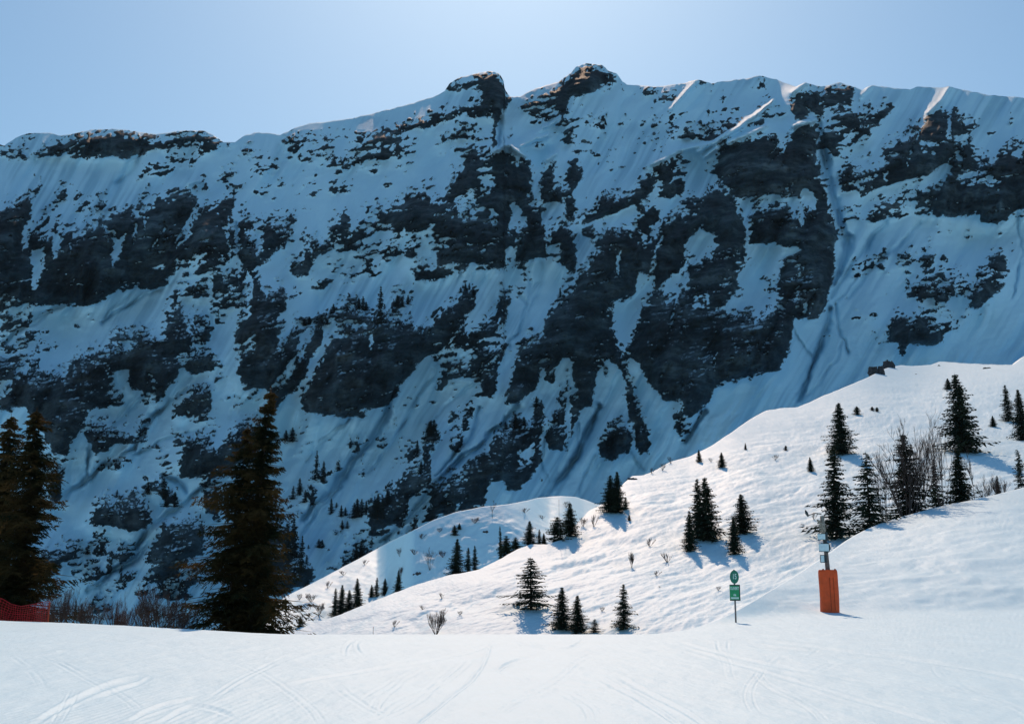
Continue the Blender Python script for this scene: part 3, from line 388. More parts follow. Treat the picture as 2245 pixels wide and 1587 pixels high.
def mountain_mat():
    m, n, l, p = mat('snow_and_rock', .75, .2)
    tc = n.new('ShaderNodeTexCoord'); at = n.new('ShaderNodeAttribute'); at.attribute_name = 'rock'
    nf = noise_node(n, l, .8, 5, tc.outputs['Object'], .65)
    f = math_node(n, l, 'ADD', at.outputs['Fac'], math_node(n, l, 'MULTIPLY', math_node(n, l, 'SUBTRACT', nf.outputs[0], .5), 1.5))
    sh = math_node(n, l, 'MULTIPLY', math_node(n, l, 'ADD', f, .03), 9.0); sh.node.use_clamp = True
    # snow lies on ledges: where the rock faces up
    ge = n.new('ShaderNodeNewGeometry'); sx = n.new('ShaderNodeSeparateXYZ'); l.new(ge.outputs['True Normal'], sx.inputs[0])
    ledge = math_node(n, l, 'MULTIPLY', math_node(n, l, 'SUBTRACT', sx.outputs[2], .86), 9.0); ledge.node.use_clamp = True
    fac = math_node(n, l, 'SUBTRACT', sh, ledge); fac.node.use_clamp = True
    # rock colour: tilted beds of grey brown limestone, some rusty
    mp = n.new('ShaderNodeMapping'); mp.inputs['Rotation'].default_value = (0, math.radians(9), 0); mp.inputs['Scale'].default_value = (.03, .03, .11)
    l.new(tc.outputs['Object'], mp.inputs[0]); st = noise_node(n, l, 1.0, 8, mp.outputs[0], .7)
    r = n.new('ShaderNodeValToRGB'); e = r.color_ramp.elements
    e[0].position = .36; e[0].color = (.004, .011, .015, 1); e[1].position = .66; e[1].color = (.060, .088, .100, 1)
    x = r.color_ramp.elements.new(.5); x.color = (.016, .030, .038, 1)
    l.new(st.outputs[0], r.inputs[0])
    mp3 = n.new('ShaderNodeMapping'); mp3.inputs['Scale'].default_value = (.09, .03, .014); l.new(tc.outputs['Object'], mp3.inputs[0])
    stain = noise_node(n, l, 1.0, 6, mp3.outputs[0], .6); blk = noise_node(n, l, .028, 5, tc.outputs['Object'], .6)
    tone = math_node(n, l, 'MULTIPLY', math_node(n, l, 'ADD', math_node(n, l, 'MULTIPLY', stain.outputs[0], 2.2), -.1), math_node(n, l, 'ADD', math_node(n, l, 'MULTIPLY', blk.outputs[0], 4.0), -1.0))
    cb = n.new('ShaderNodeCombineXYZ')
    for i_ in range(3): l.new(tone, cb.inputs[i_])
    mt = n.new('ShaderNodeMix'); mt.data_type = 'RGBA'; mt.blend_type = 'MULTIPLY'; mt.inputs[0].default_value = 1; l.new(cb.outputs[0], mt.inputs[7])
    big = noise_node(n, l, .006, 3, tc.outputs['Object']); r2 = n.new('ShaderNodeValToRGB')
    r2.color_ramp.elements[0].position = .5; r2.color_ramp.elements[1].position = .68
    r2.color_ramp.elements[0].color = (1, 1, 1, 1); r2.color_ramp.elements[1].color = (1.25, 1.05, 1.0, 1)
    l.new(big.outputs[0], r2.inputs[0])
    ai = n.new('ShaderNodeAttribute'); ai.attribute_name = 'shade_tint'
    mi = n.new('ShaderNodeMix'); mi.data_type = 'RGBA'; mi.inputs[6].default_value = (*SNOW, 1); mi.inputs[7].default_value = (.15, .36, .50, 1)  # snow colour goes to dark teal where gully shade is painted in
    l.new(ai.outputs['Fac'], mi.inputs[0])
    mm = n.new('ShaderNodeMix'); mm.data_type = 'RGBA'; mm.blend_type = 'MULTIPLY'; mm.inputs[0].default_value = 1
    l.new(r.outputs[0], mt.inputs[6]); l.new(mt.outputs[2], mm.inputs[6]); l.new(r2.outputs[0], mm.inputs[7])
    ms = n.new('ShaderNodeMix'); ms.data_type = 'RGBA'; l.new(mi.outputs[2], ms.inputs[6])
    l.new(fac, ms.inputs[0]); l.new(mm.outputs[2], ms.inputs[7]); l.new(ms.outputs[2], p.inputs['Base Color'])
    b = n.new('ShaderNodeBump'); b.inputs['Distance'].default_value = 4.0; l.new(math_node(n, l, 'MULTIPLY', fac, .8), b.inputs['Strength'])
    l.new(st.outputs[0], b.inputs['Height'])
    b2 = n.new('ShaderNodeBump'); b2.inputs['Distance'].default_value = .8; b2.inputs['Strength'].default_value = .5
    l.new(nf.outputs[0], b2.inputs['Height']); l.new(b.outputs[0], b2.inputs['Normal']); l.new(b2.outputs[0], p.inputs['Normal'])
    return m
M_MOUNT = mountain_mat()
# ---------------------------------------------------------------- the mountain
ROCK = paint_rock()
RIDGE = [(-420, 330), (-200, 320), (-60, 300), (0, 316), (8, 320), (35, 302), (62, 292), (110, 291), (130, 298), (165, 292), (205, 284), (250, 284), (275, 285), (340, 295), (400, 286), (445, 287), (468, 296), (490, 312), (515, 313), (535, 298), (560, 291), (590, 292), (615, 296), (640, 284), (680, 270), (710, 268), (770, 260), (830, 246), (900, 228), (950, 213), (975, 200), (985, 183), (1005, 172), (1050, 160), (1080, 157), (1096, 163), (1104, 178), (1107, 198), (1118, 212), (1140, 213), (1165, 198), (1190, 190), (1225, 180), (1248, 163), (1265, 146), (1285, 139), (1320, 143), (1335, 157), (1352, 161), (1365, 180), (1375, 186), (1440, 190), (1500, 183), (1530, 174), (1560, 183), (1590, 178), (1640, 172), (1665, 166), (1700, 174), (1730, 186), (1745, 190), (1766, 181), (1800, 190), (1815, 188), (1840, 181), (1870, 190), (1890, 198), (1910, 187), (1950, 192), (1995, 197), (2010, 190), (2065, 193), (2080, 189), (2110, 197), (2170, 209), (2245, 214), (2330, 230), (2450, 215), (2660, 260)]
VB = 1470.0
def shift_blur(A, r):
    n0 = A.shape; P = np.pad(A, ((r, r), (r, r)), mode='edge')
    c = np.cumsum(P, 0); P = (c[2 * r:] - np.vstack([np.zeros((1, P.shape[1])), c[:-2 * r - 1]])) / (2 * r + 1)
    c = np.cumsum(P, 1); P = (c[:, 2 * r:] - np.hstack([np.zeros((P.shape[0], 1)), c[:, :-2 * r - 1]])) / (2 * r + 1)
    return P[:n0[0], :n0[1]]
def mountain_depth():
    Fs = shift_blur(np.clip(ROCK * 1.5, -1, 1), 2) * .5 + .5
    s = 1.15 + 3.0 * Fs
    big = shift_blur(shift_blur(Fs, 45), 45)
    _, Bv = ray(CX, GV); _, Bup = ray(CX, GV - MST); db = Bup - Bv       # gain of z/y per row upwards
    s0 = 1.24 + 0 * s
    lnb = db / (s0 - Bv)
    # accumulate from the bottom row to the top
    acc = np.cumsum(lnb[::-1], 0)[::-1]
    L0 = math.log(560.0) + acc - acc[-1:]
    G = db / (s - Bv)                            # wanted gain of ln(depth) per row upwards
    mu_G = shift_blur(shift_blur(G, 60), 60)
    E = (G - mu_G)                               # departures from the mean; rows run downwards so the sign flips
    gy = -E; H, Wd = gy.shape
    M = np.zeros((2 * H, 2 * Wd)); div = np.zeros_like(gy)
    div[1:] += gy[1:]; div[:-1] -= gy[1:]; div = -div
    M[:H, :Wd] = div; M[H:, :Wd] = div[::-1]; M[:H, Wd:] = div[:, ::-1]; M[H:, Wd:] = div[::-1, ::-1]
    ky = 2 - 2 * np.cos(2 * np.pi * np.fft.fftfreq(2 * H)); kx = 2 - 2 * np.cos(2 * np.pi * np.fft.fftfreq(2 * Wd))
    mu = 1 / 60.0 ** 2
    D = np.fft.ifft2(np.fft.fft2(M) / (-(ky[:, None] + .35 * kx[None, :]) - mu)).real[:H, :Wd]
    return np.exp(L0 + D)
YM = mountain_depth()
# relief in metres along the depth axis
q = GU * .87 + GV * .50; w_ = -GU * .50 + GV * .87          # across / along the fall of the couloirs
spur = 26 * fbm(q / 210, w_ / 520, 3, 71) + 15 * ridged(q / 95, w_ / 380, 2, 73) + 4.5 * ridged(q / 38 + .5 * fbm(GU / 90, GV / 90, 2, 4), w_ / 240, 2, 74)
flute = .9 * ridged(q / 17 + .4 * fbm(GU / 60, GV / 60, 2, 5), w_ / 330, 3, 77) + .35 * fbm(q / 5, w_ / 80, 2, 79)
rk = np.clip(ROCK * 1.2, 0, 1)
by_ = GV + GU * .16; bx_ = GU + .32 * GV
bed = by_ / 9.0 + .9 * fbm(bx_ / 70, by_ / 60, 3, 81); saw = bed - np.floor(bed)
rockrel = 1.3 * (saw ** 2) + 8.5 * ridged(bx_ / 55, by_ / 46, 4, 83) + 1.7 * fbm(bx_ / 12, by_ / 7, 3, 85) + 6.0 * ridged(GU / 42 + .6 * fbm(GU / 50, GV / 90, 2, 86), GV / 150, 2, 87)
ledge_snow = 1.1 * fbm(bx_ / 30, by_ / 11, 3, 88)
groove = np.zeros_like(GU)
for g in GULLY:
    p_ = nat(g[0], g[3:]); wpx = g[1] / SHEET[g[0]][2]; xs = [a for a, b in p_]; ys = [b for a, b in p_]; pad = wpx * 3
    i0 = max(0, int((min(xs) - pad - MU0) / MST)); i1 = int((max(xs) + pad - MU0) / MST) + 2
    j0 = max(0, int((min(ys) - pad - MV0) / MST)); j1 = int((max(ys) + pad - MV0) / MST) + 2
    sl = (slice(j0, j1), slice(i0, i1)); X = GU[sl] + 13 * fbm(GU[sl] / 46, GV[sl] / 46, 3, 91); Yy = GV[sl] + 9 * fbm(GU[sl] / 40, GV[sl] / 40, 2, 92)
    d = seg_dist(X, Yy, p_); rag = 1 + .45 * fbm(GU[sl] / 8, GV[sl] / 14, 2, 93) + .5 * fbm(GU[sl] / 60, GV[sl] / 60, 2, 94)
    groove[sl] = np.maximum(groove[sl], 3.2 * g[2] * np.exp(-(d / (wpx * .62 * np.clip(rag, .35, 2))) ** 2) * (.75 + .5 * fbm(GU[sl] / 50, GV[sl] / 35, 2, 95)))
butt = shift_blur(shift_blur((ROCK > 0) * 1.0, 7), 5) * 20 + shift_blur(shift_blur((ROCK > 0) * 1.0, 22), 14) * 42
YM = YM - butt + spur + flute * (1 - .7 * rk) - rockrel * rk + groove - ledge_snow * (1 - rk)
# snow fins: sharp ribs that stand out far enough to catch the sun
FINS = [(16, (1530, 332), (1600, 292), (1660, 250), (1695, 222)), (22, (1142, 320), (1172, 305), (1200, 297)), (12, (1160, 302), (1225, 262)), (16, (2035, 246), (2062, 222), (2082, 192)), (12, (1470, 240), (1500, 205), (1528, 178)),
        (14, (1425, 362), (1490, 330), (1550, 316)), (16, (1742, 275), (1785, 263)), (10, (1888, 210), (1910, 190)), (14, (1598, 312), (1680, 276)), (18, (1198, 350), (1218, 338)), (20, (1085, 330), (1118, 318), (1150, 342)), (18, (1545, 345), (1572, 325)), (14, (1735, 205), (1765, 184)), (12, (415, 402), (435, 394))]
for g in FINS:
    d_ = seg_dist(GU + 2 * fbm(GU / 14, GV / 14, 2, 96), GV + 2 * fbm(GU / 14, GV / 14, 2, 97), g[1:]); YM = YM - 1.25 * g[0] * np.exp(-(d_ / 4.6) ** 2) - .7 * g[0] * np.exp(-(d_ / 14) ** 2); ROCK = np.minimum(ROCK, (d_ - 6) / 5)
YM = YM - 1.6 * np.clip(ROCK + .3, 0, 1) ** .5
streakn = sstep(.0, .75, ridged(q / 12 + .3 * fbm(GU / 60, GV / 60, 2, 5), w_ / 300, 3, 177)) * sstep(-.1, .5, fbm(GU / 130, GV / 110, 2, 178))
SHADE_TINT = np.clip(.55 * np.clip(groove / 8, 0, 1) * (.75 + .5 * fbm(q / 6, w_ / 60, 2, 179)) + .46 * streakn, 0, 1)  # shade painted into the snow colour along gullies and fall-line streaks
def ridge_v(u): return interp(RIDGE, u) + 1.2 * fbm(u / 9.0, u * 0 + 3, 2, 5) + 0 * u
def build_mountain():
    us = np.arange(-400, 2640, 2.35); n = len(us); NR = 520
    rv = ridge_v(us); t = np.linspace(0, 1, NR)[:, None]
    U = np.broadcast_to(us, (NR, n)); V = VB + (rv[None] - VB) * t
    jit = .8 * fbm(U / 4.0, V / 4.0, 2, 99) * np.sin(np.pi * t)
    V = V + jit
    A, Bz = ray(U, V); Y = samp(YM, U, V); rock = samp(ROCK, U, V)
    shade_tint = samp(SHADE_TINT, U, V); shade_tints = np.zeros((3 + NR + 6, n)); shade_tints[3:3 + NR] = shade_tint
    P = [np.stack([A * Y, Y, CAMZ + Bz * Y], -1)]
    top = P[0][-1]; rk_top = rock[-1]; rocks = [rock]
    for dy, dz in ((5, -.3), (12, -2.5), (30, -14), (90, -60), (260, -190), (700, -520)):   # far side of the ridge
        q = top.copy(); q[:, 1] += dy; q[:, 2] += dz; P.append(q[None]); rocks.append(np.full((1, n), -.6) if dy > 12 else rk_top[None] * .5 - .3)
    bot = P[0][0]; pre = []
    for dy, dz in ((-260, -60), (-120, -48), (-50, -30)):
        q = bot.copy(); q[:, 1] += dy; q[:, 2] += dz; pre.append(q[None]); 
    P = np.concatenate(pre + P, 0); rocks = np.concatenate([np.full((3, n), -1.0)] + rocks, 0)
    m = mesh_np('mountain', P.reshape(-1, 3), grid_faces(P.shape[0], n), [M_MOUNT], True, {'rock': rocks, 'shade_tint': shade_tints})
    return tag(link('mountain', m), kind='structure'), P
mountain, PM = build_mountain()
def mt_point(u, v):
    y = float(samp(YM, np.array([u]), np.array([v]))[0]); a, b = ray(u, v); return a * y, y, CAMZ + b * y
# ---------------------------------------------------------------- snow slopes nearer by: surfaces grown upwards line of sight by line of sight
class Slope:
    def __init__(s, name, us, vbot, sil, slope, y0, nv, disp, back, material, step_back=None, rows_pre=None):
        s.us = us; n = len(us); rv = sil(us); t = np.linspace(0, 1, nv)[:, None] ** 1.0
        U = np.broadcast_to(us, (nv, n)); V = vbot + (rv[None] - vbot) * t
        _, Bz = ray(U, V); A, _ = ray(U, V); L = np.zeros((nv, n)); L[0] = np.log(y0(us))
        vf = np.arange(vbot, rv.min() - 3, -.5); Uf = np.broadcast_to(us, (len(vf), n)); Vf = np.broadcast_to(vf[:, None], Uf.shape)
        sl = slope(Uf, Vf); bf = ray(Uf, Vf)[1]; Lf = np.zeros(Uf.shape); g = 1 / np.maximum(.5 * (sl[1:] + sl[:-1]) - .5 * (bf[1:] + bf[:-1]), .045)
        Lf[1:] = np.cumsum((bf[1:] - bf[:-1]) * g, 0); k = np.clip((vbot - V) * 2, 0, len(vf) - 1.001); ki = k.astype(int); ci = np.broadcast_to(np.arange(n), V.shape); fr = k - ki
        L = L[0] + Lf[ki, ci] * (1 - fr) + Lf[ki + 1, ci] * fr
        Y = np.exp(L); s.U, s.V, s.Y, s.A, s.B = U, V, Y, A, Bz
        P = np.stack([A * Y, Y, CAMZ + Bz * Y], -1)
        edge = np.clip((1 - t) * 9, 0, 1)
        P[..., 2] += disp(U, V, P) * edge
        rows = [P]; top = P[-1]; s.top = top; s.back = back
        for dy in (.6, 1.5, 3, 6, 12, 22, 40, 70, 120):
            q = top.copy(); q[:, 1] += dy; q[:, 2] += s.fall(dy); rows.append(q[None])
        if rows_pre is not None: rows.insert(0, rows_pre(P[0]))
        Q = np.concatenate(rows, 0); s.P = P
        s.obj = tag(link(name, mesh_np(name, Q.reshape(-1, 3), grid_faces(Q.shape[0], n), [material])), kind='structure')
    def fall(s, dy): return -s.back[0] * dy - s.back[1] * dy * dy / (dy + 30)
    def at(s, u, v, dy=0.0):
        """ground point seen at pixel (u, v); dy > 0 : that many metres behind the crest instead"""
        i = int(np.clip(round((u - s.us[0]) / (s.us[1] - s.us[0])), 0, len(s.us) - 1))
        col = s.V[:, i]
        if dy > 0 or v <= col[-1]:
            p = s.top[i].copy(); k = (p[1] + dy) / p[1]; return p[0] * k, p[1] + dy, p[2] + s.fall(dy) - .02
        j = int(np.argmin(np.abs(col - v))); p = s.P[j, i]; return tuple(p)
def strokes(U, V, tracks, rim=1.0):
    h = np.zeros_like(U)
    for w, d, p in tracks:
        xs = [a for a, b in p]; ys = [b for a, b in p]; pad = w * 4
        msk = (U > min(xs) - pad) & (U < max(xs) + pad) & (V > min(ys) - pad) & (V < max(ys) + pad)
        if not msk.any(): continue
        dd = seg_dist(U[msk], V[msk], p); k = dd / w
        e0 = np.hypot(U[msk] - p[0][0], V[msk] - p[0][1]); e1 = np.hypot(U[msk] - p[-1][0], V[msk] - p[-1][1])
        tp = sstep(0, 10 * w, np.minimum(e0, e1))
        h[msk] += .72 * d * tp * (-np.exp(-k * k) + .6 * rim * np.exp(-((k - 1.7) / .6) ** 2))
    return h
# near piste and the bank on its right
SIL_N = [(-700, 1335), (-420, 1345), (0, 1360), (200, 1367), (400, 1378), (560, 1387), (640, 1390), (1430, 1390), (1520, 1379), (1590, 1352), (1640, 1325), (1700, 1288), (1760, 1252), (1830, 1204), (1880, 1168), (1940, 1143), (2050, 1112), (2150, 1092), (2245, 1068), (2450, 1010), (2800, 920)]
TOE = [(-700, 1100), (1200, 1100), (1420, 1370), (1560, 1380), (1700, 1364), (1850, 1355), (2245, 1352), (2800, 1352)]
def slope_near(U, V):
    t = smooth_tab(TOE, U, 90); return (.150 + .035 * sstep(1850, 2245, U)) * sstep(0, 34, t - V) * sstep(1380, 1560, U) + .0
def curve(*p):                                   # rounded polyline
    p = np.array(p, float)
    for _ in range(3):
        a = p[:-1] * .75 + p[1:] * .25; b = p[:-1] * .25 + p[1:] * .75
        p = np.vstack([p[:1], np.stack([a, b], 1).reshape(-1, 2), p[-1:]])
    return [tuple(x) for x in p]
def _more():
    rg = random.Random(12); out = []
    for i in range(26):
        x = rg.uniform(-50, 2200); y0 = rg.choice((1402, 1410, 1425, 1450)); d = rg.uniform(-420, 420); p = [(x, y0)]
        for k in range(1, 5): p.append((x + d * k / 4 + rg.uniform(-50, 50), y0 + (1600 - y0) * (k / 4) ** 1.3))
        c = curve(*p); a, b = sorted((rg.random(), rg.random())); c = c[int(a * len(c) * .7):max(int(a * len(c) * .7) + 4, int(b * len(c)))]
        w = rg.uniform(1.8, 3.2); out.append((w, rg.uniform(.004, .009), c)); out.append((w, rg.uniform(.004, .009), [(q + 14 + 8 * (r - 1400) / 200, r) for q, r in c]))
    return out
TRACKS = _more() + [(8, .26, [(1742, 1360), (1800, 1347)]), (3.0, .035, curve((757, 1440), (755, 1420), (768, 1406), (790, 1402))), (3.0, .035, curve((800, 1438), (783, 1424), (781, 1408), (800, 1402))),
          (2.6, .035, curve((1128, 1397), (1140, 1412), (1175, 1421), (1225, 1424))), (2.6, .03, curve((1155, 1397), (1180, 1416), (1215, 1424), (1255, 1420), (1275, 1404), (1290, 1397))),
          (3.2, .03, curve((1080, 1480), (1120, 1452), (1182, 1440))), (3.0, .02, curve((1127, 1485), (1200, 1497), (1330, 1504), (1480, 1512))),
          (3.0, .035, curve((1655, 1404), (1740, 1411), (1840, 1428), (1980, 1443), (2150, 1470), (2260, 1494))), (2.6, .03, curve((1640, 1414), (1740, 1423), (1850, 1432))),
          (2.6, .04, curve((1571, 1401), (1573, 1420), (1580, 1432))), (2.6, .04, curve((1597, 1400), (1595, 1416), (1598, 1428))),
          (5.0, .03, curve((70, 1590), (150, 1540), (250, 1496), (330, 1481))), (3.5, .02, curve((210, 1530), (300, 1500), (340, 1478))), (4.0, .022, curve((275, 1587), (330, 1555), (440, 1528))),
          (4.0, .02, curve((340, 1590), (400, 1556), (440, 1545), (520, 1570))), (4.0, .02, curve((1300, 1480), (1420, 1540), (1500, 1600))), (4.0, .018, curve((1340, 1478), (1470, 1540), (1560, 1600))),
          (3.0, .018, curve((1480, 1405), (1600, 1440), (1800, 1480), (2000, 1510), (2245, 1530))), (3.0, .016, curve((1500, 1420), (1660, 1470), (1900, 1540), (2100, 1600))),
          (3.0, .02, curve((640, 1500), (800, 1470), (1000, 1440), (1120, 1400))), (3.0, .016, curve((900, 1600), (1000, 1520), (1060, 1470), (1080, 1400))),
          (3.0, -.03, [(85, 1432), (150, 1426)]), (3.0, -.02, [(165, 1450), (215, 1445)]), (3.0, -.02, [(30, 1395), (85, 1390)])]
def disp_near(U, V, P):
    x, y = P[..., 0], P[..., 1]; bank = sstep(0, 40, smooth_tab(TOE, U, 90) - V) * sstep(1420, 1600, U)
    h = .035 * fbm(x / 3.2, y / 6, 3, 101) + .016 * fbm(x / .5, y / 1.4, 3, 103, .65) + .02 * np.clip(fbm(x / .9, y / 1.7, 3, 113, .6) - .2, 0, 1)
    h = h + .004 * np.sin(x * 2 * math.pi / .14 + fbm(x, y / 3, 2, 9) * 2) * sstep(22, 12, y) * sstep(-2, -4, x)     # groomed ribs
    a_ = .82 * x + .57 * y + 1.5 * fbm(x / 7, y / 9, 2, 104); b_ = .78 * y - .62 * x + 1.2 * fbm(x / 6 + 9, y / 8, 2, 103)
    rough = .30 * fbm(a_ / 14, b_ / 5.5, 3, 105, .5) + .11 * fbm(a_ / 4.2, b_ / 1.9, 3, 107, .6) + .075 * fbm(b_ / 1.5 + a_ / 5, a_ / 2.8 - b_ / 4, 3, 109, .65) - .16 * np.clip(fbm(a_ / 3.4, b_ / 1.1, 2, 111) - .42, 0, 1)
    return h * (1 - .6 * bank) + rough * bank + strokes(U, V, TRACKS) * sstep(1385, 1400, V)
def pre_near(r0):
    rows = []
    for f in np.linspace(0.02, .96, 14):
        q = r0.copy(); q[:, 1] = r0[:, 1] * f; q[:, 0] = r0[:, 0] * (1.0 - .0 * f); q[:, 2] = 0; rows.append(q[None])
    return np.concatenate(rows, 0)
us_n = np.arange(-620, 2860, 2.6)
near = Slope('snow_piste', us_n, 1640.0, lambda u: smooth_tab(SIL_N, u, 44) + .5 * fbm(u / 30, u * 0, 3, 7), slope_near,
             lambda u: -CAMZ / ray(u, 1640.0)[1] + 0 * u, 210, disp_near, (.10, .45), M_PISTE, rows_pre=pre_near)
# middle slope rising to the right
SIL_A = [(-600, 1520), (420, 1450), (560, 1405), (640, 1385), (700, 1362), (750, 1345), (800, 1325), (870, 1297), (900, 1285), (980, 1262), (1050, 1248), (1078, 1233), (1100, 1224), (1135, 1203), (1163, 1193), (1199, 1193), (1235, 1182), (1262, 1150), (1290, 1120), (1315, 1108), (1345, 1088), (1366, 1060), (1385, 1043), (1411, 1041), (1439, 1030), (1472, 1011), (1505, 1003), (1560, 978), (1600, 950), (1640, 922), (1680, 900), (1710, 895), (1750, 893), (1800, 870), (1860, 845), (1900, 828), (1940, 808), (1975, 801), (2000, 803), (2040, 800), (2060, 792), (2130, 797), (2200, 800), (2222, 799), (2245, 782), (2300, 750), (2500, 690), (2800, 640)]
def slope_a(U, V): return .272 + .02 * fbm(U / 260, V / 120, 2, 120) + 0 * U
def disp_a(U, V, P):
    x, y = P[..., 0], P[..., 1]; c = x * .94 + y * .34; d = -x * .34 + y * .94
    h = .9 * fbm(x / 38 + y / 60, y / 30, 3, 130) + .11 * fbm((x + 1.2 * y) / 26, (y - .9 * x) / 5.5, 4, 131, .6) + .15 * fbm((x + .8 * y) / 5, (y - 1.1 * x) / 1.8, 4, 133, .68) + .12 * np.clip(fbm(x / 3.1, y / 2.4 - x / 4, 3, 135, .6) - .3, 0, 1) + .5 * np.clip(fbm(x / 11 + y / 40, y / 13 - x / 30, 2, 134) - .25, 0, 1)
    h = h - .14 * np.clip(ridged((x + .8 * y) / 16, (y - 1.0 * x) / 4, 3, 137), -.2, 1)
    tr = [(5, .7, curve((1310, 1192), (1380, 1182), (1460, 1178))), (6, 1.0, curve((1180, 1265), (1240, 1240), (1320, 1215), (1360, 1210))), (3, .5, curve((1660, 1108), (1720, 1085), (1780, 1065))),
          (6, .8, curve((1180, 1312), (1240, 1292), (1300, 1290))), (5, .7, curve((980, 1340), (1040, 1312), (1140, 1285))), (5, .8, curve((1690, 1260), (1740, 1238), (1800, 1225))), (4, .5, curve((870, 1370), (960, 1335), (1060, 1300)))]
    return h + .35 * strokes(U + 6 * fbm(U / 20, V / 20, 2, 8), V + 4 * fbm(U / 16, V / 16, 2, 6), tr, 0)
us_a = np.arange(-560, 2760, 2.6)
hilla = Slope('snow_slope', us_a, 1560.0, lambda u: smooth_tab(SIL_A, u, 5) + 1.5 * fbm(u / 22, u * 0, 4, 17, .6), slope_a,
              lambda u: 72 + 0 * u, 330, disp_a, (-.02, .55), M_HILL)
# lower spur behind it, on the left
SIL_B = [(300, 1500), (540, 1420), (590, 1345), (620, 1310), (660, 1290), (700, 1270), (760, 1238), (850, 1190), (900, 1165), (950, 1140), (1000, 1122), (1060, 1110), (1110, 1106), (1150, 1098), (1180, 1091), (1230, 1087), (1262, 1089), (1285, 1096), (1310, 1106), (1360, 1100), (1420, 1120), (1600, 1160)]
def slope_b(U, V):
    w = 26 * fbm(U / 110, V / 90, 2, 139)
    shade = sstep(835, 905, U + w) * sstep(1215, 1085, U + 2 * w - .75 * (V - 1110) )
    return .24 + .62 * shade
def disp_b(U, V, P):
    x, y = P[..., 0], P[..., 1]
    return .8 * fbm(x / 22, y / 18, 3, 150) + .5 * fbm((x + y) / 9, (y - x) / 5, 3, 151) + .3 * fbm(x / 3, y / 2, 3, 152, .65) + .5 * np.clip(fbm(x / 6, y / 5, 2, 153) - .2, 0, 1)
us_b = np.arange(300, 1600, 2.6)
hillb = Slope('snow_spur', us_b, 1500.0, lambda u: smooth_tab(SIL_B, u, 8) + .8 * fbm(u / 14, u * 0, 3, 27), slope_b, lambda u: 205 + 0 * u, 200, disp_b, (.0, .7), M_HILL)
# ground all round: flat behind the camera, falling to the valley in front
def build_plain():
    rs = np.array([0.5, 4, 10, 20, 30, 45, 70, 110, 180, 300, 600, 1500, 4000, 9000.]); az = np.linspace(0, 2 * math.pi, 73)[:-1]
    Rr, Az = np.meshgrid(rs, az, indexing='ij'); x = Rr * np.sin(Az); y = Rr * np.cos(Az)
    front = sstep(-.2, .8, np.cos(Az)); z = -.12 - .4 * sstep(28, 60, Rr) - front * (sstep(45, 300, Rr) * 110) - (1 - front) * (sstep(200, 2500, Rr) * 160)
    n = len(az); f = []
    for i in range(len(rs) - 1):
        for j in range(n): f.append((i * n + j, i * n + (j + 1) % n, (i + 1) * n + (j + 1) % n, (i + 1) * n + j))
    tag(link('snow_ground', mesh_np('snow_ground', np.stack([x, y, z], -1).reshape(-1, 3), np.array(f), [M_HILL])), kind='structure')
build_plain()
# ---------------------------------------------------------------- plant materials
def leaf_mat(name, c0, c1, trans=.3, scale=3.0):
    m = bpy.data.materials.new(name); m.use_nodes = True; nt = m.node_tree; n = nt.nodes; l = nt.links; n.clear()
    out = n.new('ShaderNodeOutputMaterial'); d = n.new('ShaderNodeBsdfDiffuse'); t = n.new('ShaderNodeBsdfTranslucent'); mx = n.new('ShaderNodeMixShader')
    tc = n.new('ShaderNodeTexCoord'); ns = noise_node(n, l, scale, 4, tc.outputs['Object']); r = n.new('ShaderNodeValToRGB')
    r.color_ramp.elements[0].position = .38; r.color_ramp.elements[1].position = .64
    r.color_ramp.elements[0].color = (*c0, 1); r.color_ramp.elements[1].color = (*c1, 1); l.new(ns.outputs[0], r.inputs[0])
    l.new(r.outputs[0], d.inputs[0]); l.new(r.outputs[0], t.inputs[0]); mx.inputs[0].default_value = trans
    l.new(d.outputs[0], mx.inputs[1]); l.new(t.outputs[0], mx.inputs[2]); l.new(mx.outputs[0], out.inputs[0]); return m
M_NEEDLE = leaf_mat('spruce_needles', (.022, .034, .026), (.05, .06, .038), .12, 4)
M_NEEDLE_NEAR = leaf_mat('near_spruce_needles', (.018, .026, .014), (.092, .062, .026), .42, 9)
M_NEEDLE_FAR = plain('far_spruce_needles', (.02, .028, .026), .9, .1)
M_BARK = plain('spruce_bark', (.06, .045, .036), .9, .1, .35, 14)
M_TWIG = plain('bare_twigs', (.085, .062, .055), .9, .1, .3, 3)
M_TWIG_RED = plain('reddish_twigs', (.10, .058, .048), .9, .1, .3, 3)
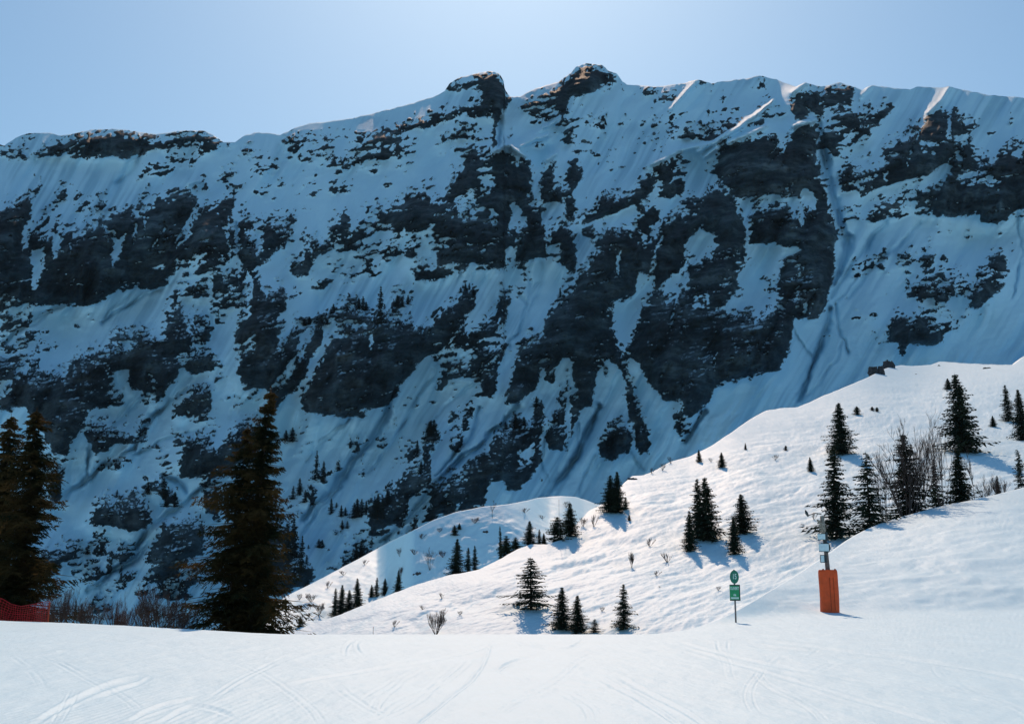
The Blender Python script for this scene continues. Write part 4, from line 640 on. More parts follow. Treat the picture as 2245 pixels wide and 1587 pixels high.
# ---------------------------------------------------------------- conifers, built at unit height
def spruce(seed, r=.22, levels=36, per=7, twigs=8, tw=.020, tl=.30, gap=.0, base=.03, droop=.35, rag=.25, sub=0, lean=0.0, power=.85):
    rng = random.Random(seed); V = []; F = []
    def tri(a, b, c): k = len(V); V.extend((a, b, c)); F.append((k, k + 1, k + 2))
    for i in range(levels):
        h = base + (1 - base) * (i / levels) ** .92 * .985
        env = r * ((1 - h) ** power) * (1 - .45 * max(0, .12 - h) / .12)
        ph = rng.random() * 6.28; np_ = per if h < .85 else max(4, per - 2)
        lvl = 1 + rag * rng.uniform(-.95, .75)
        for j in range(np_):
            if rng.random() < gap: continue
            az = ph + j * 6.283 / np_ + rng.uniform(-.35, .35); L = env * lvl * rng.uniform(1 - rag, 1 + rag * .8) + .006
            hh = h + rng.uniform(-.010, .010); ca, sa = math.cos(az), math.sin(az)
            dr = droop * rng.uniform(.5, 1.4) * (1.15 - h)
            def pt(t): return (ca * L * t + lean * hh * hh, sa * L * t, hh + L * (-dr * t + .30 * dr * t * t * t * 2.2))
            # the limb
            p0, p1 = pt(.0), pt(1.0); wb = (.004 + .004 * L / r) * (.35 if sub else 1); V0 = len(V)
            V.extend([(p0[0], p0[1], p0[2] + wb), (p0[0], p0[1], p0[2] - wb), p1]); F.append((V0, V0 + 1, V0 + 2))
            nt_ = max(3, int(twigs * (.35 + .65 * L / r)))
            for q in range(nt_):
                t = (q + .6 + rng.uniform(-.3, .3)) / nt_; c = pt(min(t, 1)); side = 1 if q % 2 else -1
                tlen = L * tl * (1.15 - .75 * t) * rng.uniform(.6, 1.3) + .008; an = az + side * rng.uniform(.45, 1.15)
                dx, dy = math.cos(an), math.sin(an); dz = -rng.uniform(.05, .75)
                e = (c[0] + dx * tlen, c[1] + dy * tlen, c[2] + dz * tlen); w = tw * rng.uniform(.6, 1.25)
                if sub:
                    for s in range(sub):
                        u = (s + rng.random()) / sub; m_ = [c[k] + (e[k] - c[k]) * u for k in range(3)]
                        a2 = an + rng.choice((-1, 1)) * rng.uniform(.3, 1.3); l2 = tlen * .42 * rng.uniform(.5, 1.3) + .003; z2 = rng.uniform(-1.0, .15)
                        ee = (m_[0] + math.cos(a2) * l2, m_[1] + math.sin(a2) * l2, m_[2] + z2 * l2)
                        ww = w * .42; tri((m_[0] - math.sin(a2) * ww, m_[1] + math.cos(a2) * ww, m_[2]), (m_[0] + math.sin(a2) * ww * .3, m_[1] - math.cos(a2) * ww * .3, m_[2] - ww), ee)
                    w *= .4
                tri((c[0] - dx * tlen * .15, c[1] - dy * tlen * .15, c[2] + w * .5), (c[0] + dx * tlen * .3 - dy * w * .6, c[1] + dy * tlen * .3 + dx * w * .6, c[2] + dz * tlen * .3 - w), e)
                tri((c[0] + dy * w, c[1] - dx * w, c[2]), (c[0] - dy * w, c[1] + dx * w, c[2] - w * .4), (e[0], e[1], e[2] - w * .3))
    tri((lean - .004, 0, .94), (lean + .004, .002, .94), (lean, 0, 1.0)); tri((lean, -.004, .93), (lean, .004, .94), (lean + .001, 0, 1.0))
    return np.array(V), np.array(F)
def tube_path(pts, rads, k=6):
    V = []; F = []
    for i, (p, r) in enumerate(zip(pts, rads)):
        a = pts[max(0, i - 1)]; b = pts[min(len(pts) - 1, i + 1)]; d = np.array(b, float) - np.array(a, float); d /= np.linalg.norm(d) + 1e-9
        u = np.cross(d, (0.31, .95, .05) if abs(d[1]) < .9 else (1, 0, 0)); u /= np.linalg.norm(u); w = np.cross(d, u)
        for j in range(k):
            an = 2 * math.pi * j / k; V.append(tuple(np.array(p) + r * (math.cos(an) * u + math.sin(an) * w)))
        if i:
            for j in range(k): F.append(((i - 1) * k + j, (i - 1) * k + (j + 1) % k, i * k + (j + 1) % k, i * k + j))
    return V, F
def trunk_mesh(name, lean=0.0, r=.014):
    pts = [(lean * h * h, 0, h) for h in (-.06, .0, .12, .3, .5, .7, .88, .97)]
    V, F = tube_path(pts, [r * 1.25, r * 1.15, r, r * .85, r * .62, r * .4, r * .2, r * .08], 7)
    return mesh_np(name, V, F, [M_BARK])
VAR = {}
def variant(key, needle, **kw):
    V, F = spruce(**kw); cm = mesh_np('crown', V, F, [needle], False); lean = kw.get('lean', 0.0)
    VAR[key] = (cm, trunk_mesh('trunk', lean, .011 if kw.get('r', .22) < .3 else .016), kw.get('r', .22))
variant('a', M_NEEDLE, seed=1, r=.235, levels=38, per=8, twigs=11, tw=.014, rag=.38, gap=.05)
variant('b', M_NEEDLE, seed=2, r=.22, levels=38, per=7, twigs=11, tw=.013, rag=.5, gap=.10)
variant('c', M_NEEDLE, seed=3, r=.24, levels=34, per=8, twigs=10, tw=.016, rag=.34, droop=.2)
variant('open', M_NEEDLE, seed=4, r=.30, levels=27, per=6, twigs=12, tw=.015, rag=.45, gap=.16, droop=.12, tl=.34, power=.75)
variant('airy', M_NEEDLE, seed=6, r=.25, levels=34, per=6, twigs=10, tw=.013, rag=.4, gap=.15, droop=.22, tl=.26)
variant('low', M_NEEDLE, seed=5, r=.38, levels=18, per=8, twigs=9, tw=.034, rag=.4, droop=.1, power=.6)
variant('far1', M_NEEDLE_FAR, seed=7, r=.22, levels=20, per=7, twigs=5, tw=.035, rag=.35)
variant('far2', M_NEEDLE_FAR, seed=8, r=.26, levels=16, per=7, twigs=5, tw=.042, rag=.45, gap=.08)
used = set()
def place_spruce(name, key, p, H, hw, label, cat, group, rz, lean=0.0):
    """an empty at the foot, trunk and crown under it; scaled to its own height and spread"""
    cm, tm, r = VAR[key]; root = empty(name, (p[0], p[1], p[2]), rz); root.scale = (hw / r, hw / r, H)
    root.rotation_euler = (0, lean, rz); tag(root, label, cat, group)
    link('trunk', tm, root); link('crown', cm, root); return root
def size_px(p, v_top, v_base, hw):
    y = p[1]; bt = ray(0, v_top)[1]; bb = ray(0, v_base)[1]; return y * (bt - bb), hw * y / FPX
TREES = [  # layer, u, v base, v top, half width px, variant, metres behind the crest, label
 ('A', 1845, 993, 882, 30, 'a', 0, 'upper of two dark spruces rising one above the other, blue shadow at its right'),
 ('A', 1834, 1187, 975, 44, 'b', 0, 'tall dark spruce directly behind the orange padded post, left edge of the tree row'),
 ('N', 1908, 1158, 990, 50, 'airy', 5, 'airy spruce with level open branches, right beside the spruce behind the orange post'),
 ('N', 1992, 1134, 950, 54, 'b', 6, 'broad dark spruce half hidden inside the fan of bare stems on the bank'),
 ('N', 2053, 1114, 1004, 28, 'airy', 7, 'slim dark spruce behind the bank between the bare fan tree and the tallest spruce'),
 ('A', 2113, 996, 818, 42, 'a', 0, 'tallest spruce of the hillside, dense crown and wide blue shadow falling to its right'),
 ('N', 2106, 1101, 985, 34, 'a', 6, 'narrow spruce rising behind the bank directly below the tallest spruce'),
 ('A', 2078, 853, 829, 9, 'c', 0, 'small spruce alone near the crest, up and left of the tallest spruce'),
 ('A', 2212, 924, 843, 16, 'b', 0, 'slim spruce near the right edge with a knobbly narrow crown'),
 ('A', 2243, 962, 852, 22, 'a', 0, 'dark spruce cut by the right edge, standing just below the slim knobbly one'),
 ('A', 2178, 935, 911, 8, 'c', 0, 'tiny spruce on open snow between the tallest spruce and the right edge'),
 ('N', 2240, 1078, 982, 17, 'open', 8, 'ragged brownish conifer at the right edge behind the bank, limbs reaching left'),
 ('N', 2189, 1088, 1041, 9, 'c', 7, 'small spruce behind the bank crest, near the ragged conifer at the right edge'),
 ('A', 1880, 911, 890, 8, 'low', 0, 'low bushy spruce just right of the tip of the upper dark spruce'),
 ('A', 1912, 905, 891, 4.5, 'low', 0, 'left one of two knee high conifers side by side on the open slope'),
 ('A', 1922, 907, 892, 4.5, 'low', 0, 'right one of two knee high conifers side by side on the open slope'),
 ('A', 1777, 1031, 1001, 8, 'c', 0, 'small lone spruce on open snow left of the two stacked dark spruces'),
 ('A', 1534, 1012, 985, 6.5, 'c', 0, 'small spruce just under the snowy skyline, left of a slightly bigger one'),
 ('A', 1582, 1023, 991, 10, 'a', 0, 'small tilted spruce below the snowy skyline, right of the smallest one there'),
 ('A', 1532, 1185, 1048, 25, 'b', 0, 'slim left hand tree of the tall twin spruces on the open slope'),
 ('A', 1551, 1187, 1045, 33, 'a', 0, 'broad right hand tree of the tall twin spruces on the open slope'),
 ('A', 1513, 1206, 1118, 16, 'c', 0, 'shorter spruce leaning against the lower left side of the twin spruces'),
 ('A', 1629, 1173, 1082, 28, 'a', 0, 'mid sized pointed spruce above the green piste sign, shadow pointing down right'),
 ('A', 1611, 1213, 1130, 17, 'c', 0, 'short dense spruce overlapping the lower left of the pointed one above the sign'),
 ('A', 1337, 1127, 1040, 22, 'c', 0, 'left spruce of the dark pair standing at the snowy skyline beside the small rocks'),
 ('A', 1354, 1127, 1033, 19, 'a', 0, 'right and taller spruce of the dark pair at the snowy skyline beside the rocks'),
 ('A', 1373, 1121, 1089, 9, 'b', 0, 'small spruce at the right foot of the dark skyline pair'),
 ('A', 1379, 1144, 1126, 4, 'c', 0, 'tiny seedling spruce just below the dark skyline pair'),
 ('A', 1250, 1174, 1101, 20, 'c', 0, 'blunt dark spruce on the crest below the round snow hump'),
 ('A', 1224, 1190, 1131, 21, 'low', 1, 'lower bushy spruce leaning left beside the blunt one below the snow hump'),
 ('A', 1161, 1194, 1141, 16, 'a', 2, 'pointed spruce on the crest with two little spruces at its right'),
 ('A', 1182, 1194, 1160, 8, 'b', 2, 'left one of the two little spruces beside the pointed crest spruce'),
 ('A', 1192, 1194, 1168, 7, 'c', 2, 'right one of the two little spruces beside the pointed crest spruce'),
 ('A', 1098, 1222, 1152, 8, 'b', 8, 'thin spruce at the left end of the crest clump below the snow hump'),
 ('A', 1110, 1220, 1172, 14, 'low', 4, 'bushy low spruce in the middle of the crest clump left of the pointed spruce'),
 ('A', 1131, 1206, 1176, 12, 'low', 4, 'bushy low spruce between the crest clump and the pointed crest spruce'),
 ('A', 1000, 1262, 1180, 19, 'a', 5, 'tallest of three spruces close together on the crest, well left of the snow hump'),
 ('A', 1026, 1256, 1199, 11, 'b', 5, 'middle one of three spruces close together on the crest'),
 ('A', 1041, 1252, 1195, 10, 'b', 5, 'right slim one of three spruces close together on the crest'),
 ('A', 872, 1298, 1249, 11, 'a', 6, 'small spruce alone behind the crest where the shaded hollow begins'),
 ('B', 733, 1349, 1288, 11, 'b', 0, 'leftmost spruce in the row of four on the lower spur'),
 ('B', 748, 1345, 1281, 13, 'a', 0, 'second spruce from the left in the row of four on the lower spur'),
 ('B', 765, 1338, 1292, 12, 'c', 0, 'third and shortest spruce in the row of four on the lower spur'),
 ('B', 784, 1329, 1266, 12, 'c', 0, 'rightmost and highest spruce in the row of four on the lower spur'),
 ('B', 815, 1309, 1281, 7, 'c', 0, 'shortest of three little spruces right of the row of four'),
 ('B', 826, 1307, 1265, 8, 'b', 0, 'middle and thinnest of three little spruces right of the row of four'),
 ('B', 843, 1304, 1267, 9, 'a', 0, 'right one of three little spruces, next to the hollow of the lower spur'),
 ('B', 996, 1176, 1150, 7, 'low', 0, 'bushy little conifer high on the spur, left of its even smaller neighbour'),
 ('B', 1008, 1163, 1146, 5, 'c', 0, 'tiny conifer high on the spur, right of a bushier little one'),
 ('B', 659, 1373, 1349, 8, 'low', 0, 'low dark conifer right of the big ragged spruce, at the foot of the spur'),
 ('A', 1163, 1340, 1220, 40, 'open', 0, 'ragged open spruce alone in the middle of the slope, long wide lower limbs'),
 ('A', 1231, 1388, 1286, 24, 'a', 0, 'taller left tree of the spruce group at the edge of the piste'),
 ('A', 1268, 1392, 1304, 22, 'a', 0, 'right tree of the spruce group at the edge of the piste'),
 ('A', 1303, 1394, 1356, 13, 'open', 0, 'small sprawling conifer at the right end of the group at the piste edge'),
 ('A', 1366, 1387, 1279, 22, 'b', 0, 'slender spruce standing alone at the piste edge, left of the sign'),
 ('A', 1635, 983, 970, 3, 'c', 0, 'seedling conifer below the long bright skyline, the more left of two specks'),
 ('A', 1724, 986, 976, 4, 'low', 0, 'seedling conifer below the long bright skyline, the more right of two specks'),
]
LAY = {'A': hilla, 'B': hillb, 'N': near}; rngt = random.Random(5)
for i, (ly, u, vb, vt, hw, key, dy, lab) in enumerate(TREES):
    p = LAY[ly].at(u, vb, dy); vb2 = CY - FPX * math.tan(math.atan((p[2] - CAMZ) / p[1]) - PITCH)
    H, w = size_px(p, vt, vb2, hw * 1.32)
    place_spruce('spruce_tree', key, p, H * 1.01, w, lab, 'tree', 'spruces on the snow slopes', rngt.uniform(0, 6.28), rngt.uniform(-.035, .035))
# two pairs of big spruces close by
NEARKW = dict(levels=58, per=9, twigs=22, tw=.010, sub=6, tl=.24)
BIG = [
 (548, 1386, 842, 84, 14, dict(seed=21, r=.17, rag=.65, gap=.22, droop=.42, lean=.045, base=.02, power=.8), 'tall ragged spruce with a thin crooked top, taller of the two left of centre'),
 (500, 1382, 925, 116, 13, dict(seed=22, r=.25, rag=.7, gap=.24, droop=.42, lean=.045, base=.0, power=.75), 'wide brown green spruce in front of the taller ragged one, left of centre'),
 (40, 1345, 889, 108, 14, dict(seed=23, r=.20, rag=.6, gap=.14, droop=.45, lean=.0, base=.02, power=.7), 'big dark spruce at the left edge above the red netting'),
 (-18, 1345, 902, 92, 18, dict(seed=24, r=.21, rag=.6, gap=.14, droop=.45, lean=.0, base=.02, power=.6), 'big dark spruce cut off by the left edge, only its right half showing')]
for u, vb, vt, hw, dy, kw, lab in BIG:
    k = 'near%d' % kw['seed']; kk = dict(NEARKW); kk.update(kw); variant(k, M_NEEDLE_NEAR, **kk)
    p = near.at(u, vb, dy); H, w = size_px(p, vt, CY - FPX * math.tan(math.atan((p[2] - CAMZ) / p[1]) - PITCH), hw)
    place_spruce('spruce_tree', k, p, H, w, lab, 'tree', 'big spruces beside the piste', 0, 0)
# spruces far off on the mountain face
FAR = [(9, 'tiny spruce low on the face right of the ragged spruce', 'distant spruces on the lower mountain face',
        [(330, 475, 700, 22), (385, 560, 720, 24), (500, 565, 625, 20), (200, 690, 825, 24), (150, 750, 855, 18), (285, 740, 900, 32), (245, 780, 880, 24), (445, 850, 972, 20), (487, 878, 918, 11), (523, 900, 990, 18), (555, 915, 982, 16), (530, 1015, 1092, 18), (570, 1020, 1080, 14), (480, 1090, 1130, 16), (350, 1160, 1230, 20), (376, 1168, 1232, 18), (270, 1205, 1240, 9)]),
       (9, 'small spruce in the wooded gully above the lower spur', 'distant spruces in the wooded gully',
        [(622, 880, 1000, 26), (645, 850, 990, 34), (680, 850, 990, 30), (715, 865, 975, 18), (780, 830, 990, 26), (805, 815, 1000, 36), (840, 850, 1000, 26), (880, 790, 900, 28), (680, 1170, 1290, 34), (640, 1230, 1320, 34), (1300, 790, 890, 36), (1215, 920, 1020, 36), (1350, 895, 985, 34), (1110, 400, 530, 24), (1200, 270, 420, 34), (1240, 240, 400, 34), (1085, 1050, 1150, 36), (1140, 560, 660, 22)]),
       (9, 'distant spruce close behind the big ragged spruce', 'distant spruces behind the big ragged spruce',
        [(145, 300, 412, 30), (95, 320, 402, 22), (150, 1000, 1300, 44), (100, 1040, 1320, 40), (215, 1130, 1420, 26), (250, 1280, 1520, 26)]),
       (10, 'pointed spruce on top of the central cliff band', 'distant spruces on the central cliff band',
        [(905, 305, 700, 46), (425, 490, 592, 24), (400, 540, 600, 22), (685, 430, 545, 28), (728, 410, 560, 32), (760, 470, 560, 28), (565, 500, 562, 18), (1080, 400, 520, 30), (1130, 430, 520, 26), (1190, 400, 500, 24), (180, 620, 705, 34), (130, 640, 720, 30), (305, 600, 690, 22), (260, 620, 700, 24), (360, 640, 700, 24)]),
       (10, 'small spruce on the cliff lip below the hanging snowfield', 'distant spruces on the cliff lip', [(1780, 275, 352, 18), (1818, 275, 352, 14), (1730, 320, 380, 20), (1860, 340, 400, 22)]),
       (5, 'dark spruce on the low buttress in mid face', 'distant spruces on the low buttress', [(1380, 90, 150, 12), (1095, 880, 975, 34), (1035, 930, 985, 20), (1150, 900, 960, 22), (1230, 770, 840, 22), (560, 930, 1020, 30)]),
       (7, 'tiny distant spruce left of the big ragged spruce', 'distant spruces low on the left', [(745, 90, 142, 12), (940, 40, 120, 24), (1040, 15, 120, 28), (1110, 105, 200, 28), (1060, 130, 200, 22), (515, 810, 925, 16), (745, 880, 942, 16), (590, 780, 850, 12), (560, 440, 500, 18), (480, 790, 900, 14)])]
ORD = 'first second third fourth fifth sixth seventh eighth ninth tenth eleventh twelfth thirteenth fourteenth fifteenth sixteenth seventeenth eighteenth nineteenth twentieth'.split()
for s, lab, grp, lst in FAR:
    ox, oy, k = SHEET[s]
    order = sorted(range(len(lst)), key=lambda q: lst[q][0])
    for j, (x, t, b, hw) in enumerate(lst):
        u, vt, vb = ox + x / k, oy + t / k, oy + b / k; p = mt_point(u, vb); H, w = size_px(p, vt, vb, hw / k * 1.6)
        place_spruce('spruce_tree', 'far1' if j % 2 else 'far2', (p[0], p[1] - .5, p[2] - .5), H * 1.03, w, lab + ', ' + ORD[order.index(j)] + ' from the left', 'tree', grp, j * 1.7)
# ---------------------------------------------------------------- leafless shrubs and trees, unit height
def bare(seed, stems=6, spread=.55, depth=4, r0=.010, kids=3, up=.35, first=.42, ratio=.62, jit=.35):
    rng = random.Random(seed); TR_, BR = ([], []), ([], [])
    def add(store, pts, rads, k):
        V, F = tube_path(pts, rads, k); o = len(store[0]); store[0].extend(V); store[1].extend([tuple(i + o for i in f) for f in F])
    def grow(p, d, L, r, lev):
        pts = [p]; dd = np.array(d); n = 3
        for i in range(n):
            dd = dd + np.array([rng.uniform(-1, 1) * jit * .35, rng.uniform(-1, 1) * jit * .35, up * .25]); dd /= np.linalg.norm(dd)
            pts.append(tuple(np.array(pts[-1]) + dd * L / n))
        add(TR_ if lev == 0 else BR, pts, [r, r * .86, r * .7, r * .5], 4 if lev == 0 else 3)
        if lev >= depth: return
        for q in range(kids + (1 if lev == 0 else 0)):
            t = rng.uniform(.35, 1.0); i = min(int(t * n), n - 1); a = np.array(pts[i]) + (np.array(pts[i + 1]) - np.array(pts[i])) * (t * n - i)
            nd = dd + np.array([rng.uniform(-1, 1), rng.uniform(-1, 1), rng.uniform(-.2, .7)]) * .62; nd /= np.linalg.norm(nd)
            grow(tuple(a), nd, L * ratio * rng.uniform(.7, 1.15), r * .63, lev + 1)
    for s in range(stems):
        an = rng.random() * 6.28; k = spread * rng.uniform(.2, 1); d = np.array([math.cos(an) * k, math.sin(an) * k * .7, 1]); d /= np.linalg.norm(d)
        grow((math.cos(an) * .01, math.sin(an) * .01, -.03), d, first * rng.uniform(.8, 1.15), r0 * rng.uniform(.7, 1), 0)
    return TR_, BR
BV = {}
def bare_variant(key, m, **kw):
    a, b = bare(**kw); zmax = max(v[2] for v in b[0]); sc_ = 1 / zmax; xm = np.percentile(np.abs([v[0] for v in b[0]]), 97) * sc_
    BV[key] = (mesh_np('stems', np.array(a[0]) * sc_, a[1], [m]), mesh_np('twigs', np.array(b[0]) * sc_, b[1], [m]), xm)
bare_variant('fan', M_TWIG, seed=31, stems=12, spread=1.0, depth=4, r0=.0068, kids=3, first=.5, ratio=.56)
bare_variant('fan2', M_TWIG, seed=32, stems=7, spread=.6, depth=4, r0=.0058, kids=3, first=.5, ratio=.55)
bare_variant('pole', M_TWIG, seed=33, stems=1, spread=.1, depth=3, r0=.010, kids=6, first=.8, ratio=.34)
bare_variant('bush', M_TWIG, seed=34, stems=10, spread=1.3, depth=5, r0=.012, kids=3, first=.4, ratio=.62)
bare_variant('bush2', M_TWIG_RED, seed=35, stems=10, spread=1.6, depth=5, r0=.012, kids=3, first=.4, ratio=.62)
bare_variant('sprig', M_TWIG, seed=36, stems=7, spread=1.2, depth=2, r0=.02, kids=3, first=.5, ratio=.6)
def place_bare(key, p, H, w, label, group, cat='shrub', rz=0.0, name='bare_shrub'):
    a, b, xm = BV[key]; root = empty(name, p, rz); root.scale = (w / xm, w / xm, H); tag(root, label, cat, group)
    link('stems', a, root); link('twigs', b, root); return root
BARE = [
 ('N', 1984, 1137, 885, 82, 'fan', 4, 'large leafless tree of many stems fanning out widely above the bank', 'tree'),
 ('N', 1940, 1150, 985, 40, 'fan2', 4, 'thin leafless stems leaning left at the left foot of the large bare fan tree', 'tree'),
 ('N', 2066, 1112, 902, 40, 'fan2', 5, 'upright leafless tree between the bare fan tree and the tallest spruce', 'tree'),
 ('N', 2026, 1122, 925, 36, 'fan2', 6, 'leafless tree just right of the large bare fan tree, stems close together', 'tree'),
 ('N', 2136, 1098, 975, 16, 'pole', 4, 'single thin leafless stem on the bank right of the narrow spruce', 'tree'),
 ('N', 2160, 1092, 1030, 24, 'fan', 4, 'low spray of bare twigs on the bank right of the thin leafless stem', 'shrub'),
 ('N', 2196, 1082, 1040, 22, 'bush', 4, 'low bare twigs on the bank by the small spruce near the right edge', 'shrub'),
 ('A', 956, 1393, 1329, 25, 'bush', 0, 'rounded leafless bush at the far edge of the piste', 'shrub'),
 ('A', 1384, 1241, 1206, 13, 'bush', 0, 'dark twiggy bush in the middle of the slope, left of its paler twin', 'shrub'),
 ('A', 1464, 1230, 1210, 13, 'sprig', 0, 'sparse twiggy bush in the middle of the slope below the twin spruces', 'shrub'),
 ('A', 1319, 1346, 1329, 8, 'sprig', 0, 'pale tuft of twigs between the spruce group and the slender spruce', 'shrub'),
 ('A', 1439, 1263, 1250, 10, 'sprig', 0, 'faint tuft of twigs below the two twiggy bushes', 'shrub'),
 ('A', 1446, 1291, 1284, 4, 'sprig', 0, 'speck of dry twigs halfway between twiggy bushes and piste', 'shrub'),
 ('A', 1574, 1300, 1284, 8, 'sprig', 0, 'bent dry twigs sticking out of the snow left of the green sign', 'shrub'),
 ('A', 1425, 1192, 1178, 12, 'sprig', 0, 'pale scattered twigs above the two twiggy bushes', 'shrub'),
 ('A', 969, 1310, 1298, 6, 'sprig', 0, 'small tuft of twigs on the slope above the rounded leafless bush', 'shrub'),
 ('A', 1007, 1353, 1338, 8, 'sprig', 0, 'small twiggy tuft right of the rounded leafless bush', 'shrub'),
 ('A', 865, 1370, 1358, 9, 'sprig', 0, 'faint twigs left of the rounded leafless bush near the piste', 'shrub'),
 ('A', 927, 1336, 1326, 7, 'sprig', 0, 'bent twigs just up and left of the rounded leafless bush', 'shrub'),
 ('A', 1279, 1152, 1130, 10, 'bush2', 0, 'reddish bare bush right of the blunt spruce on the crest', 'shrub'),
 ('A', 1301, 1150, 1126, 10, 'sprig', 0, 'pale thin shrub between the blunt crest spruce and the dark skyline pair', 'shrub'),
 ('A', 1470, 1016, 1000, 7, 'sprig', 0, 'twigs poking over the skyline left of the small spruces', 'shrub'),
 ('A', 1452, 1030, 1014, 9, 'sprig', 0, 'dry tuft on the skyline just right of the dark rocks', 'shrub'),
 ('A', 1430, 1038, 1024, 7, 'sprig', 0, 'dry tuft touching the right end of the dark skyline rocks', 'shrub'),
 ('A', 1560, 1012, 1003, 6, 'sprig', 0, 'dry tuft between the two small spruces under the skyline', 'shrub'),
 ('A', 1700, 1006, 996, 9, 'sprig', 0, 'thin brown twigs on the open upper slope', 'shrub'),
 ('A', 1784, 1146, 1122, 8, 'sprig', 0, 'twigs in the snow left of the top of the padded post', 'shrub'),
 ('A', 1762, 1160, 1148, 6, 'sprig', 0, 'faint twigs lower left of the top of the padded post', 'shrub'),
 ('B', 876, 1215, 1196, 10, 'bush', 0, 'bare shrub in the shaded hollow of the lower spur, leftmost of those there', 'shrub'),
 ('B', 942, 1250, 1196, 14, 'fan2', 0, 'tall thin bare shrub in the shaded hollow of the lower spur', 'shrub'),
 ('B', 908, 1214, 1202, 9, 'sprig', 0, 'small tuft in the shaded hollow between two bare shrubs', 'shrub'),
 ('B', 962, 1166, 1156, 9, 'sprig', 0, 'small tuft high in the shaded hollow, left of the bushy little conifer', 'shrub'),
 ('B', 880, 1262, 1240, 12, 'bush', 0, 'bare twigs behind the small spruce at the start of the shaded hollow', 'shrub'),
 ('B', 1079, 1138, 1094, 9, 'pole', 0, 'thin leafless tree poking over the top of the spur', 'tree'),
 ('B', 1240, 1112, 1098, 10, 'sprig', 0, 'twigs on the round snow hump', 'shrub'),
 ('B', 719, 1284, 1272, 8, 'sprig', 0, 'twigs on the bright lower spur above the row of four spruces', 'shrub'),
 ('B', 683, 1320, 1298, 12, 'bush', 0, 'bare shrub on the bright lower spur, left of the row of four spruces', 'shrub'),
 ('B', 700, 1345, 1318, 12, 'bush', 0, 'bare shrub close left of the row of four spruces', 'shrub'),
 ('B', 800, 1240, 1226, 8, 'sprig', 0, 'twigs near the upper edge of the bright spur', 'shrub'),
 ('B', 752, 1262, 1250, 9, 'sprig', 0, 'twigs left of those near the upper edge of the bright spur', 'shrub'),
 ('B', 655, 1312, 1300, 8, 'sprig', 0, 'twigs at the far left upper edge of the bright spur', 'shrub'),
 ('B', 1150, 1126, 1112, 10, 'sprig', 0, 'twigs on the left shoulder of the round snow hump', 'shrub'),
 ('B', 1190, 1140, 1128, 8, 'sprig', 0, 'twigs on the bright face of the round snow hump', 'shrub'),
 ('B', 1040, 1150, 1132, 10, 'bush', 0, 'bare shrub between the tiny high conifers and the round snow hump', 'shrub'),
 ('B', 925, 1180, 1168, 9, 'sprig', 0, 'twigs high in the shaded hollow near its left edge', 'shrub'),
 ('B', 970, 1222, 1204, 9, 'bush', 0, 'bare shrub right of the tall thin one in the shaded hollow', 'shrub'),
 ('N', 126, 1368, 1280, 32, 'bush', 5, 'brown leafless bush just right of the end of the red netting', 'shrub'),
 ('N', 166, 1370, 1287, 34, 'fan2', 6, 'upright leafless bush second from the red netting', 'shrub'),
 ('N', 205, 1371, 1312, 30, 'bush', 5, 'low leafless bush third from the red netting', 'shrub'),
 ('N', 262, 1374, 1294, 36, 'bush2', 7, 'reddish bush midway between the red netting and the big ragged spruce', 'shrub'),
 ('N', 305, 1376, 1282, 44, 'fan', 6, 'broad bush with curved bare stems left of the big ragged spruce', 'shrub'),
 ('N', 350, 1378, 1272, 46, 'bush', 5, 'tallest bare bush, close to the left side of the big ragged spruce', 'shrub'),
 ('N', 392, 1380, 1300, 38, 'bush2', 5, 'bare bush partly under the lower limbs of the big ragged spruce', 'shrub'),
 ('N', 92, 1366, 1300, 20, 'bush2', 9, 'bare bush behind the end of the red netting', 'shrub'),
]
for i, (ly, u, vb, vt, hw, key, dy, lab, cat) in enumerate(BARE):
    p = LAY[ly].at(u, vb, dy); vb2 = CY - FPX * math.tan(math.atan((p[2] - CAMZ) / p[1]) - PITCH); H, w = size_px(p, vt, vb2, hw)
    place_bare(key, p, H, w, lab, 'leafless shrubs and trees', cat, i * 2.1 if key not in ('fan', 'fan2') else 0, 'bare_tree' if cat == 'tree' else 'bare_shrub')
# ---------------------------------------------------------------- bits of rock in the snow
M_ROCK = plain('outcrop_rock', (.055, .055, .06), .9, .15, .45, 2.5)
def rock(ly, u, v, w, h, lab, seed):
    import bmesh
    p = LAY[ly].at(u, v); sx = w * p[1] / FPX; sz = h * p[1] / FPX; bm = bmesh.new(); rng = random.Random(seed)
    for q in range(7):
        r = bmesh.ops.create_icosphere(bm, subdivisions=3, radius=1); ox = rng.uniform(-.75, .75) * sx; k = rng.uniform(.22, .62); oz = rng.uniform(-.5, .25) * sz; s0 = rng.uniform(0, 50)
        for vv in r['verts']:
            c = vv.co; n = 1 + .62 * float(fbm(np.array([c.x * 1.7 + s0]), np.array([c.y * 1.3 + c.z * 3.4 + s0]), 3, seed, .65)[0])
            vv.co = (ox + c.x * n * sx * k, c.y * n * sx * k * .7, math.floor(c.z * n * 3.2 + .5) / 3.2 * sz * k + oz + .25 * (c.z * n) * sz * k)
    m = bpy.data.meshes.new('rock'); bm.to_mesh(m); bm.free(); m.materials.append(M_ROCK)
    o = link('rock', m); o.location = p; tag(o, lab, 'rock', 'rocks showing through the snow')
rock('A', 1386, 1050, 13, 5, 'dark low rocks at the snowy skyline right of the dark spruce pair', 3)
rock('B', 1064, 1170, 6, 4, 'small dark rock on the spur left of the crest clump', 4)
rock('B', 914, 1256, 8, 5, 'small dark rock low in the shaded hollow', 5)
rock('A', 1920, 806, 15, 17, 'left part of the dark broken crag on the high crest', 11)
rock('A', 1951, 799, 16, 24, 'right and taller part of the dark broken crag on the high crest', 12)
rock('A', 2165, 808, 8, 3, 'flat dark rock on the high crest near the right edge', 6)
rock('A', 2057, 803, 4, 3, 'small dark rock on the high crest left of the flat one', 7)
